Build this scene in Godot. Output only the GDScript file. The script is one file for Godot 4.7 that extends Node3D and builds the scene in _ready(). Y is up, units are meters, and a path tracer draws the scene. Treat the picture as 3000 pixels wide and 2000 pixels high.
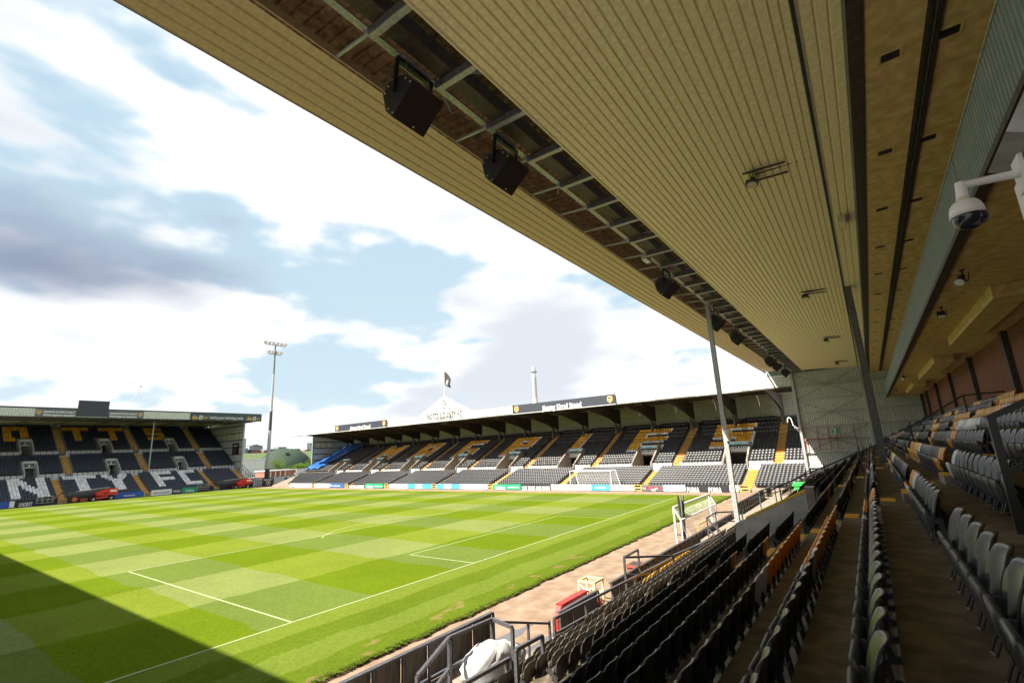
extends Node3D
# A football ground seen from the upper rows of a covered end stand. x runs along the near stand, -z across the pitch, y up.

const EYE := Vector3(0, 6.2, 0)
var used := {}
var boxes := {}
var tubes := {}
var M := {}
var rng := RandomNumberGenerator.new()

func _ready():
	rng.seed = 7
	set_camera()
	set_sky()
	make_materials()
	setting()
	near_stand()
	near_stand_fittings()
	side_stand()
	far_stand()
	shade_stand()
	boards()
	skyline()
	pitch_things()
	front_things()
	near_seats()

func set_camera():
	var yaw := 0.9457
	var pit := 0.2237
	var rol := -0.04663
	var f := Vector3(sin(yaw) * cos(pit), sin(pit), -cos(yaw) * cos(pit))
	var r0 := Vector3(cos(yaw), 0, sin(yaw))
	var u0 := r0.cross(f)
	var r := r0 * cos(rol) + u0 * sin(rol)
	var u := u0 * cos(rol) - r0 * sin(rol)
	var cam := Camera3D.new()
	cam.name = "camera"
	cam.transform = Transform3D(Basis(r, u, -f), EYE)
	cam.fov = 71.03
	cam.near = 0.05
	cam.far = 2500.0
	add_child(cam)
	cam.current = true

func set_sky():
	var sun := DirectionalLight3D.new()
	sun.name = "sun"
	var d := Vector3(0.8, -1.0, 0.38).normalized()
	sun.transform = Transform3D(Basis.looking_at(d, Vector3.UP), Vector3(0, 60, 0))
	sun.light_energy = 0.62
	sun.light_color = Color(1.0, 0.96, 0.89)
	sun.light_angular_distance = 0.6
	sun.shadow_enabled = true
	add_child(sun)
	var e := Environment.new()
	e.background_mode = Environment.BG_SKY
	e.tonemap_mode = Environment.TONE_MAPPER_LINEAR
	e.tonemap_exposure = 7.8
	e.background_energy_multiplier = 0.195
	e.sdfgi_enabled = true
	e.ssao_enabled = true
	e.ssil_enabled = true
	var s := Sky.new()
	var pm := PanoramaSkyMaterial.new()
	pm.panorama = sky_picture()
	s.sky_material = pm
	e.sky = s
	var w := WorldEnvironment.new()
	w.name = "world_environment"
	w.environment = e
	add_child(w)

func fbm(s: int, freq: float, oct: int) -> FastNoiseLite:
	var n := FastNoiseLite.new()
	n.seed = s
	n.noise_type = FastNoiseLite.TYPE_SIMPLEX_SMOOTH
	n.frequency = freq
	n.fractal_type = FastNoiseLite.FRACTAL_FBM
	n.fractal_octaves = oct
	n.fractal_gain = 0.5
	return n

func sky_picture() -> ImageTexture:
	# broken bright cumulus over pale blue, laid out on a cloud deck so that it thins and flattens to the horizon all the way round
	var w := 2048
	var h := 1024
	var img := Image.create(w, h, false, Image.FORMAT_RGB8)
	var big := fbm(11, 0.80, 6)
	var fine := fbm(5, 2.6, 5)
	var tone := fbm(23, 0.55, 4)
	var gap_a := Vector3(0.489, 0.493, -0.720)
	var gap_b := Vector3(0.655, 0.310, -0.690)
	var bank_dir := Vector3(0.084, 0.415, -0.906)
	for j in h:
		var el := PI * (0.5 - (j + 0.5) / h)
		if el < -0.06:
			break
		for i in w:
			var az := TAU * (i + 0.5) / w
			var c := cos(el)
			var d := Vector3(sin(az) * c, sin(el), -cos(az) * c)
			var t := 1.0 / (maxf(d.y, 0.0) + 0.28)
			var p := d * t
			var n := big.get_noise_3d(p.x, d.y * 1.6, p.z)
			var m := fine.get_noise_3d(p.x, d.y * 3.0, p.z)
			var open := 0.42 * exp(-pow(d.distance_to(gap_a) / 0.15, 2.0)) + 0.36 * exp(-pow(d.distance_to(gap_b) / 0.17, 2.0))
			var cover := smoothstep(-0.20, 0.06, n + 0.46 * m + 0.15 - open)
			var tn := tone.get_noise_3d(p.x + 7.0, d.y * 2.0, p.z - 3.0)
			var mass := exp(-pow(d.distance_to(bank_dir) / 0.24, 2.0))
			var grey := smoothstep(-0.06, 0.50, tn + 0.30 * n + 0.30 * m + 0.34 * mass)
			var da := (wrapf(az - 0.13, -PI, PI)) / 0.20
			var de := el - 0.300 + 0.02 * n
			var dk := exp(-da * da * (1.0 + 0.8 * m)) * exp(-pow(de / (0.085 if de > 0.0 else 0.034), 2.0) * (1.0 + 1.2 * m)) * (0.85 + 0.5 * n)
			var blue := Color(0.715, 0.785, 0.82).lerp(Color(0.60, 0.70, 0.775), clampf(d.y * 1.2, 0.0, 1.0))
			var cloud := Color(0.89, 0.89, 0.887).lerp(Color(0.75, 0.77, 0.80), grey)
			var col := blue.lerp(cloud, cover)
			col = col.lerp(Color(0.475, 0.515, 0.60), clampf(dk * 1.1, 0.0, 0.92))
			col = col.lerp(Color(0.835, 0.845, 0.85), smoothstep(0.14, 0.0, d.y) * 0.55)
			img.set_pixel(i, j, col)
	for j in range(int(h * 0.518), h):
		for i in range(0, w, 64):
			img.fill_rect(Rect2i(i, j, 64, 1), Color(0.45, 0.46, 0.44))
	return ImageTexture.create_from_image(img)

# ---------------------------------------------------------------- helpers
func lin(r: float, g: float, b: float) -> Color:
	return Color(r, g, b).linear_to_srgb()

func numbered(parent: Node, called: String) -> String:
	var key := str(parent.get_instance_id()) + called
	var n: int = used.get(key, 0)
	used[key] = n + 1
	return called if n == 0 else "%s_%03d" % [called, n]

func thing(called: String, label: String, category: String, at := Vector3.ZERO, turn := 0.0, group := "") -> Node3D:
	var o := Node3D.new()
	o.name = numbered(self, called)
	add_child(o)
	o.position = at
	o.rotation.y = turn
	tag(o, label, category, group)
	return o

func tag(o: Node, label: String, category: String, group := ""):
	o.set_meta("label", label)
	o.set_meta("category", category)
	if group != "":
		o.set_meta("group", group)

func structure(o: Node) -> Node:
	o.set_meta("kind", "structure")
	return o

func put(parent: Node, called: String, mesh: Mesh, mat: Material, at := Transform3D.IDENTITY) -> MeshInstance3D:
	var o := MeshInstance3D.new()
	o.name = numbered(parent, called)
	o.mesh = mesh
	o.material_override = mat
	o.transform = at
	parent.add_child(o)
	return o

func box_mesh(s: Vector3) -> Mesh:
	var k := Vector3i((s * 1000.0).round())
	if not boxes.has(k):
		var b := BoxMesh.new()
		b.size = s
		boxes[k] = b
	return boxes[k]

func tube_mesh(r: float, l: float, sides := 10, r2 := -1.0) -> Mesh:
	var k := "%d_%d_%d_%d" % [roundi(r * 2000), roundi(l * 1000), sides, roundi(r2 * 2000)]
	if not tubes.has(k):
		var c := CylinderMesh.new()
		c.bottom_radius = r
		c.top_radius = r if r2 < 0 else r2
		c.height = l
		c.radial_segments = sides
		c.rings = 1
		tubes[k] = c
	return tubes[k]

func bx(parent: Node, called: String, mat: Material, c: Vector3, s: Vector3, b := Basis.IDENTITY) -> MeshInstance3D:
	return put(parent, called, box_mesh(s), mat, Transform3D(b, c))

# a box from corner a to corner b
func bc(parent: Node, called: String, mat: Material, a: Vector3, b: Vector3) -> MeshInstance3D:
	return bx(parent, called, mat, (a + b) * 0.5, (b - a).abs())

func along(d: Vector3) -> Basis:
	var y := d.normalized()
	var ref := Vector3.UP if absf(y.y) < 0.95 else Vector3.RIGHT
	var x := y.cross(ref).normalized()
	var z := x.cross(y)
	return Basis(x, y, z)

# a square bar from a to b: w across, h upright
func bar(parent: Node, called: String, mat: Material, a: Vector3, b: Vector3, w := 0.06, h := 0.06) -> MeshInstance3D:
	return put(parent, called, box_mesh(Vector3(w, (b - a).length(), h)), mat, Transform3D(along(b - a), (a + b) * 0.5))

func tube(parent: Node, called: String, mat: Material, a: Vector3, b: Vector3, r := 0.03, sides := 10, r2 := -1.0) -> MeshInstance3D:
	return put(parent, called, tube_mesh(r, (b - a).length(), sides, r2), mat, Transform3D(along(b - a), (a + b) * 0.5))

class Shape:
	var st := SurfaceTool.new()
	func _init():
		st.begin(Mesh.PRIMITIVE_TRIANGLES)
	func flat():
		st.set_smooth_group(-1)
		return self
	# corners run anticlockwise seen from outside
	func quad(a: Vector3, b: Vector3, c: Vector3, d: Vector3):
		for p in [a, c, b, a, d, c]:
			st.add_vertex(p)
	func tri(a: Vector3, b: Vector3, c: Vector3):
		for p in [a, c, b]:
			st.add_vertex(p)
	func box(c: Vector3, s: Vector3, b := Basis.IDENTITY):
		var h := s * 0.5
		var p := []
		for k in 8:
			p.append(c + b * Vector3(h.x if k & 1 else -h.x, h.y if k & 2 else -h.y, h.z if k & 4 else -h.z))
		quad(p[4], p[5], p[7], p[6])
		quad(p[1], p[0], p[2], p[3])
		quad(p[0], p[4], p[6], p[2])
		quad(p[5], p[1], p[3], p[7])
		quad(p[2], p[6], p[7], p[3])
		quad(p[0], p[1], p[5], p[4])
	func stick(a: Vector3, b: Vector3, r: float, sides := 4):
		var y := (b - a).normalized()
		var ref := Vector3.UP if absf(y.y) < 0.95 else Vector3.RIGHT
		var x := y.cross(ref).normalized() * r
		var z := x.cross(y)
		for k in sides:
			var p := x * cos(TAU * k / sides) + z * sin(TAU * k / sides)
			var q := x * cos(TAU * (k + 1) / sides) + z * sin(TAU * (k + 1) / sides)
			quad(a + q, a + p, b + p, b + q)
	# a flat polygon given anticlockwise in x,y, as a slab from z to z - t
	func slab(poly: PackedVector2Array, z: float, t: float):
		var idx := Geometry2D.triangulate_polygon(poly)
		for k in range(0, idx.size(), 3):
			var a := poly[idx[k]]
			var b := poly[idx[k + 1]]
			var c := poly[idx[k + 2]]
			if (b - a).cross(c - a) < 0:
				var s := b
				b = c
				c = s
			tri(Vector3(a.x, a.y, z), Vector3(b.x, b.y, z), Vector3(c.x, c.y, z))
			tri(Vector3(a.x, a.y, z - t), Vector3(c.x, c.y, z - t), Vector3(b.x, b.y, z - t))
		for k in poly.size():
			var a := poly[k]
			var b := poly[(k + 1) % poly.size()]
			quad(Vector3(a.x, a.y, z - t), Vector3(b.x, b.y, z - t), Vector3(b.x, b.y, z), Vector3(a.x, a.y, z))
	func done() -> ArrayMesh:
		st.generate_normals()
		return st.commit()

# a profiled sheet: width along x, length along y, ribs along y, standing out to +z; closed at the back by nothing (thin steel)
func rib_sheet(width: float, length: float, pitch: float, depth: float, pan := 0.6) -> ArrayMesh:
	var s := Shape.new()
	s.st.set_smooth_group(-1)
	var n := maxi(1, roundi(width / pitch))
	var p := width / n
	var sl := minf(depth * 0.7, p * (1.0 - pan) * 0.4)
	var g := p * (1.0 - pan) - sl * 2.0
	var xs := [Vector2(-width * 0.5, depth)]
	for k in n:
		var x := -width * 0.5 + k * p
		xs.append_array([Vector2(x + p * pan, depth), Vector2(x + p * pan + sl, 0), Vector2(x + p * pan + sl + g, 0), Vector2(x + p, depth)])
	for k in xs.size() - 1:
		var a: Vector2 = xs[k]
		var b: Vector2 = xs[k + 1]
		s.quad(Vector3(a.x, -length * 0.5, a.y), Vector3(b.x, -length * 0.5, b.y), Vector3(b.x, length * 0.5, b.y), Vector3(a.x, length * 0.5, a.y))
	return s.done()

# lettering standing 2-3 mm proud of a face: origin at the middle of the word, reading along +x
func words(parent: Node, text: String, mat: Material, at: Transform3D, height: float, width := 0.0, font := "Droid Sans", bold := true, depth := 0.02) -> MeshInstance3D:
	var t := TextMesh.new()
	var f := SystemFont.new()
	f.font_names = PackedStringArray([font])
	f.font_weight = 700 if bold else 400
	t.font = f
	t.text = text
	t.font_size = 64
	t.pixel_size = height / 46.0
	t.depth = depth
	t.curve_step = 4.0
	var o := put(parent, "lettering", t, mat, at)
	if width > 0.0:
		var w := t.get_aabb().size.x
		if w > 0.01:
			o.scale = Vector3(width / w, 1, 1)
	return o

func surf(c: Color, rough := 0.8, metal := 0.0) -> StandardMaterial3D:
	var m := StandardMaterial3D.new()
	m.albedo_color = c
	m.roughness = rough
	m.metallic = metal
	m.metallic_specular = 0.5 if rough < 0.7 else 0.15
	return m

# a grained surface: two tones mixed by layered noise, laid on in world space
func grained(a: Color, b: Color, metres: float, rough := 0.85, sd := 1, oct := 5, contrast := 1.0, relief := 0.0, stretch := Vector3.ONE) -> StandardMaterial3D:
	var n := fbm(sd, 0.012, oct)
	var g := n.get_seamless_image(512, 512)
	g.convert(Image.FORMAT_L8)
	var px := g.get_data()
	var out := PackedByteArray()
	out.resize(px.size() * 3)
	for k in px.size():
		var t := clampf((px[k] / 255.0 - 0.5) * contrast + 0.5, 0.0, 1.0)
		out[k * 3] = int(255.0 * lerpf(a.r, b.r, t))
		out[k * 3 + 1] = int(255.0 * lerpf(a.g, b.g, t))
		out[k * 3 + 2] = int(255.0 * lerpf(a.b, b.b, t))
	var m := surf(Color.WHITE, rough)
	m.albedo_texture = ImageTexture.create_from_image(Image.create_from_data(512, 512, false, Image.FORMAT_RGB8, out))
	m.uv1_triplanar = true
	m.uv1_world_triplanar = true
	m.uv1_scale = stretch / metres
	if relief > 0.0:
		m.heightmap_enabled = true
		m.heightmap_texture = ImageTexture.create_from_image(g)
		m.heightmap_scale = relief
	return m

func make_materials():
	M.concrete = grained(lin(0.20, 0.17, 0.14), lin(0.33, 0.29, 0.25), 3.0, 0.85, 3, 6, 1.6)
	M.tread = grained(lin(0.075, 0.058, 0.042), lin(0.175, 0.135, 0.098), 2.4, 0.62, 8, 6, 1.9)
	M.pale_concrete = grained(lin(0.40, 0.40, 0.40), lin(0.58, 0.58, 0.575), 4.0, 0.85, 12, 6, 1.4)
	M.soffit = grained(lin(0.56, 0.42, 0.19), lin(0.74, 0.59, 0.31), 2.6, 0.85, 14, 6, 1.7)
	M.ceiling = grained(lin(0.76, 0.675, 0.44), lin(0.89, 0.815, 0.58), 0.9, 0.55, 15, 6, 2.0)
	M.front_soffit = grained(lin(0.53, 0.41, 0.25), lin(0.63, 0.50, 0.32), 0.9, 0.55, 16, 6, 2.0)
	M.brick = grained(lin(0.20, 0.095, 0.075), lin(0.29, 0.15, 0.115), 1.2, 0.9, 18, 6, 2.0)
	M.dirt = grained(lin(0.19, 0.135, 0.095), lin(0.29, 0.22, 0.165), 6.0, 0.95, 20, 6, 1.1)
	M.ground = grained(lin(0.20, 0.20, 0.19), lin(0.28, 0.275, 0.26), 9.0, 0.95, 21, 6, 1.6)
	M.grey_sheet = grained(lin(0.46, 0.49, 0.44), lin(0.60, 0.62, 0.57), 3.0, 0.55, 22, 5, 1.5)
	M.white_sheet = grained(lin(0.47, 0.47, 0.475), lin(0.57, 0.57, 0.575), 3.0, 0.5, 23, 5, 1.4)
	M.green_sheet = grained(lin(0.17, 0.22, 0.21), lin(0.23, 0.28, 0.27), 3.0, 0.5, 24, 5, 1.5)
	M.roof_under = grained(lin(0.16, 0.105, 0.06), lin(0.34, 0.24, 0.15), 2.2, 0.8, 25, 5, 2.2)
	M.cream_wall = grained(lin(0.50, 0.51, 0.42), lin(0.62, 0.62, 0.54), 5.0, 0.85, 26, 6, 1.8)
	M.steel = grained(lin(0.085, 0.085, 0.085), lin(0.14, 0.14, 0.14), 1.5, 0.5, 27, 5, 1.6)
	M.galv = grained(lin(0.30, 0.32, 0.33), lin(0.44, 0.46, 0.47), 0.8, 0.45, 28, 5, 2.0)
	M.galv.metallic = 0.3
	M.dark_steel = grained(lin(0.022, 0.021, 0.020), lin(0.05, 0.046, 0.042), 1.4, 0.55, 29, 5, 1.6)
	M.brown_steel = grained(lin(0.035, 0.027, 0.022), lin(0.07, 0.055, 0.045), 1.4, 0.6, 30, 5, 1.6)
	M.black_paint = surf(lin(0.022, 0.022, 0.024), 0.38)
	M.rail_paint = grained(lin(0.045, 0.045, 0.052), lin(0.085, 0.082, 0.095), 0.7, 0.42, 31, 4, 1.5)
	M.panel = grained(lin(0.040, 0.030, 0.024), lin(0.095, 0.075, 0.060), 0.8, 0.6, 32, 5, 1.8, 0.0, Vector3(1, 0.15, 1))
	M.yellow = grained(lin(0.66, 0.33, 0.035), lin(0.78, 0.43, 0.06), 1.1, 0.7, 33, 5, 1.8)
	M.cream_yellow = surf(lin(0.80, 0.66, 0.30), 0.6)
	M.lemon = surf(lin(0.80, 0.56, 0.08), 0.7)
	M.white = surf(lin(0.78, 0.78, 0.78), 0.5)
	M.board_black = surf(lin(0.018, 0.020, 0.026), 0.5)
	M.board_navy = surf(lin(0.03, 0.036, 0.055), 0.5)
	M.board_grey = surf(lin(0.10, 0.115, 0.13), 0.5)
	M.board_teal = surf(lin(0.03, 0.055, 0.06), 0.5)
	M.blue = surf(lin(0.02, 0.10, 0.38), 0.5)
	M.sky_blue = surf(lin(0.06, 0.36, 0.78), 0.5)
	M.pale_blue = surf(lin(0.42, 0.66, 0.82), 0.5)
	M.cyan = surf(lin(0.05, 0.40, 0.58), 0.5)
	M.green = surf(lin(0.012, 0.33, 0.15), 0.5)
	M.bright_green = surf(lin(0.04, 0.62, 0.09), 0.6)
	M.red = surf(lin(0.62, 0.025, 0.022), 0.35)
	M.red_brown = surf(lin(0.28, 0.085, 0.06), 0.7)
	M.orange = surf(lin(0.85, 0.19, 0.02), 0.5)
	M.gold = surf(lin(0.70, 0.42, 0.05), 0.5)
	M.rubber = surf(lin(0.02, 0.02, 0.02), 0.85)
	M.glow_pane = surf(lin(0.75, 0.68, 0.45), 0.5)
	M.bag = grained(lin(0.40, 0.41, 0.42), lin(0.56, 0.57, 0.58), 0.7, 0.7, 35, 5, 1.5)
	M.tarp = grained(lin(0.012, 0.06, 0.27), lin(0.03, 0.14, 0.48), 2.0, 0.35, 36, 5, 2.0)
	M.camera_white = surf(lin(0.72, 0.72, 0.73), 0.35)
	M.dome_glass = surf(lin(0.02, 0.02, 0.03), 0.06)
	M.line = surf(lin(0.30, 0.34, 0.19), 0.9)
	M.net = surf(lin(0.75, 0.75, 0.75), 0.9)
	M.rooflight = surf(Color(0.95, 0.86, 0.60, 0.80), 0.4)
	M.rooflight.transparency = BaseMaterial3D.TRANSPARENCY_ALPHA
	M.speaker = surf(lin(0.012, 0.012, 0.014), 0.6)
	M.grille = surf(lin(0.035, 0.027, 0.030), 0.7)
	M.tin = surf(lin(0.55, 0.50, 0.38), 0.5)
	M.water = surf(lin(0.08, 0.085, 0.09), 0.04)
	M.plastic = surf(Color.WHITE, 0.34)
	M.plastic.vertex_color_use_as_albedo = true
	M.seat_black = surf(lin(0.016, 0.017, 0.019), 0.32)
	M.seat_brown_black = grained(lin(0.040, 0.034, 0.029), lin(0.085, 0.073, 0.062), 0.35, 0.42, 39, 4, 1.6)  # paler, browner plastic for the lowest rows
	M.seat_gold = surf(lin(0.66, 0.27, 0.020), 0.33)
	M.seat_white = surf(lin(0.52, 0.53, 0.56), 0.33)
	M.seat_frame = surf(lin(0.03, 0.03, 0.033), 0.45)
	M.pad = grained(lin(0.030, 0.028, 0.030), lin(0.055, 0.050, 0.052), 0.5, 0.5, 38, 4, 1.5)
	M.leaf = surf(lin(0.09, 0.155, 0.03), 0.8)
	M.leaf.backlight_enabled = true
	M.leaf.backlight = lin(0.10, 0.16, 0.02)
	M.bark = surf(lin(0.09, 0.07, 0.05), 0.9)
	M.crest = surf(lin(0.62, 0.40, 0.16), 0.5)

const SIDE := Basis(Vector3(0, 0, 1), Vector3(0, 1, 0), Vector3(-1, 0, 0))   # local x to +z, local z to -x: a face that looks along -x

# ---------------------------------------------------------------- the setting
func setting():
	var g := PlaneMesh.new()
	g.size = Vector2(3200, 3200)
	structure(put(self, "ground", g, M.ground, Transform3D(Basis.IDENTITY, Vector3(300, -0.012, -300))))
	var t := PlaneMesh.new()
	t.size = Vector2(76, 126)
	structure(put(self, "track", t, M.dirt, Transform3D(Basis.IDENTITY, Vector3(30, 0, -71.5))))
	pitch()
	for a in [[12.6, -11.2, 3.4, 0.26, 0.12], [15.2, -9.75, 2.2, 0.22, 0.1], [9.5, -12.9, 2.4, 0.15, 0.03]]:
		var s := Shape.new()
		var n := 18
		var w := fbm(int(a[0] * 10), 0.9, 3)
		for k in n:
			var p0 := puddle_edge(a, k, n, w)
			var p1 := puddle_edge(a, k + 1, n, w)
			s.tri(Vector3(a[0], 0.006, a[1]), p1, p0)
		structure(put(self, "puddle", s.done(), M.water))

func puddle_edge(a: Array, k: int, n: int, w: FastNoiseLite) -> Vector3:
	var t := TAU * (k % n) / n
	var r := 1.0 + 0.5 * w.get_noise_1d((k % n) * 1.7)
	var x: float = a[2] * cos(t) * r
	return Vector3(a[0] + x, 0.006, a[1] + a[3] * sin(t) * r + a[4] * x * 0.2)

const PX0 := -3.0
const PX1 := 60.3
const PZ0 := -13.7
const PZ1 := -127.0

func pitch():
	var w := 1024
	var h := 2048
	var img := Image.create(w, h, false, Image.FORMAT_RGB8)
	var soft := fbm(41, 0.010, 4)
	var wear := fbm(43, 0.045, 4)
	var tones := [[lin(0.116, 0.150, 0.018), lin(0.138, 0.166, 0.050)], [lin(0.082, 0.120, 0.007), lin(0.090, 0.126, 0.026)]]
	var sideline := [lin(0.098, 0.134, 0.020), lin(0.074, 0.110, 0.010)]
	var r := RandomNumberGenerator.new()
	r.seed = 5
	var straw := lin(0.17, 0.125, 0.055)
	for j in h:
		var z := lerpf(PZ0, PZ1, (j + 0.5) / h)
		for i in w:
			var x := lerpf(PX0, PX1, (i + 0.5) / w)
			var n := soft.get_noise_2d(i, j * 0.9)
			var wob := n * 0.35
			var c: Color
			if z > -19.35:
				var b := int(floor((z + 19.35 + wob) / 1.42))
				c = sideline[b & 1].lerp(tones[0][0], 0.35 if b == 0 else 0.0)
				var q := wear.get_noise_2d(i * 0.7, j)
				if z > -15.2 and q > 0.30:
					c = c.lerp(straw, minf(0.8, (q - 0.30) * 4.0))
			else:
				var bz := int(floor((-z - 19.35 + wob) / 6.15))
				var bx_ := int(floor((x - 15.3 + wob) / 5.12))
				c = tones[1 - (bz & 1)][bx_ & 1]
			var v := 1.0 + 0.10 * n + r.randf_range(-0.16, 0.16)
			img.set_pixel(i, j, Color(c.r * sqrt(v), c.g * sqrt(v), c.b * sqrt(v)))
	var m := surf(Color.WHITE, 0.95)
	m.albedo_texture = ImageTexture.create_from_image(img)
	m.metallic_specular = 0.0
	# one sheet, 6 cm above the track, with a ragged near edge
	var s := SurfaceTool.new()
	s.begin(Mesh.PRIMITIVE_TRIANGLES)
	var edge := fbm(47, 0.35, 4)
	var nx := 260
	var zs := [0.0, 0.18, 0.6, 2.5, 8.0, 30.0, 70.0, 113.3]
	for k in nx:
		for q in zs.size() - 1:
			var pts := []
			for c in [[k, q], [k + 1, q], [k + 1, q + 1], [k, q + 1]]:
				var x := lerpf(PX0, PX1, float(c[0]) / nx)
				var z := PZ0 - float(zs[c[1]])
				var bump := 0.0
				if c[1] < 2:
					z += edge.get_noise_2d(x * 2.0, 0.0) * 0.22 + edge.get_noise_2d(x * 9.0, 3.0) * 0.08
					bump = edge.get_noise_2d(x * 5.0, c[1] * 3.0) * 0.03
				pts.append([Vector3(x, 0.075 + bump, z), Vector2((x - PX0) / (PX1 - PX0), (PZ0 - z) / (PZ0 - PZ1))])
			for o in [0, 2, 1, 0, 3, 2]:
				s.set_uv(pts[o][1].clamp(Vector2.ZERO, Vector2.ONE))
				s.add_vertex(pts[o][0])
	# the cut turf face at the near edge
	s.generate_normals()
	var p := structure(put(self, "pitch", s.commit(), m))
	var soil := Shape.new()
	for k in nx:
		var a := []
		for c in 2:
			var x := lerpf(PX0, PX1, float(k + c) / nx)
			var z := PZ0 + edge.get_noise_2d(x * 2.0, 0.0) * 0.22 + edge.get_noise_2d(x * 9.0, 3.0) * 0.08
			a.append(Vector3(x, 0.075 + edge.get_noise_2d(x * 5.0, 0.0) * 0.03, z))
			a.append(Vector3(x, -0.01, z + 0.10))
		soil.quad(a[1], a[3], a[2], a[0])
	put(p, "turf_edge", soil.done(), grained(lin(0.05, 0.035, 0.022), lin(0.11, 0.08, 0.05), 0.5, 0.95, 48, 4, 2.0))
	# tufts hanging over the cut edge
	var blade := Shape.new()
	for k in 7:
		var a := TAU * k / 7.0
		var o := Vector3(cos(a), 0, sin(a)) * 0.05
		var l := Vector3(-sin(a), 0, cos(a)) * 0.012
		blade.tri(o * 0.3 - l, o * 0.3 + l, o * 1.5 + Vector3(0, 0.05 + 0.012 * (k % 3), 0))
	var mm := MultiMesh.new()
	mm.transform_format = MultiMesh.TRANSFORM_3D
	mm.mesh = blade.done()
	mm.instance_count = 5200
	for k in 5200:
		var x := r.randf_range(2.0, PX1)
		var z := PZ0 + edge.get_noise_2d(x * 2.0, 0.0) * 0.22 + r.randf_range(-0.22, 0.05)
		mm.set_instance_transform(k, Transform3D(Basis(Vector3.UP, r.randf() * TAU).scaled(Vector3.ONE * r.randf_range(0.6, 1.25)), Vector3(x, 0.06, z)))
	var tf := MultiMeshInstance3D.new()
	tf.name = "edge_grass"
	tf.multimesh = mm
	tf.material_override = surf(lin(0.085, 0.125, 0.016), 0.9)
	tf.set_meta("kind", "stuff")
	tf.set_meta("label", "tufts of grass along the ragged near edge of the pitch")
	tf.set_meta("category", "grass")
	add_child(tf)
	# painted lines, 4 mm above the grass
	var y := 0.081
	var lines := [
		[Vector3(PX0, y, -19.35), Vector3(PX1 - 1.2, y, -19.30)],
		[Vector3(11.3, y, -19.35), Vector3(11.3, y, -37.8)],
		[Vector3(11.3, y, -37.8), Vector3(51.0, y, -37.4)],
		[Vector3(22.1, y, -19.35), Vector3(22.1, y, -24.7)],
		[Vector3(22.1, y, -24.7), Vector3(40.2, y, -24.7)],
		[Vector3(40.2, y, -24.7), Vector3(40.2, y, -19.35)],
		[Vector3(51.0, y, -19.35), Vector3(51.0, y, -37.4)],
		[Vector3(PX1 - 1.2, y, -19.3), Vector3(PX1 - 1.2, y, -121.0)],
	]
	for l in lines:
		painted(p, l[0], l[1])
	var c := Vector3(31.0, y, -30.6)
	var last := Vector3.ZERO
	for k in 15:
		var a := lerpf(0.69, PI - 0.69, k / 14.0)
		var q := c + Vector3(-cos(a), 0, -sin(a) * 1.0) * 9.6
		if k > 0:
			painted(p, last, q)
		last = q

func painted(p: Node, a: Vector3, b: Vector3):
	var d := (b - a).normalized()
	var n := Vector3(-d.z, 0, d.x) * 0.045
	var s := Shape.new()
	s.quad(a - n, a + n, b + n, b - n)
	put(p, "painted_line", s.done(), M.line)

# ---------------------------------------------------------------- the covered stand that the picture is taken from
const ROW_Z := 0.718
const ROW_Y := 0.363
const AISLES := [13.8, 26.0, 38.2, 50.4, 62.6]

func row_z(i: int) -> float:
	return -0.14 + ROW_Z * i

func row_y(i: int) -> float:
	return 4.40 + ROW_Y * i

# the ceiling rises towards the pitch
func ceil_y(z: float) -> float:
	return 13.80 - 0.071 * z

var stand: Node3D

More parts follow.
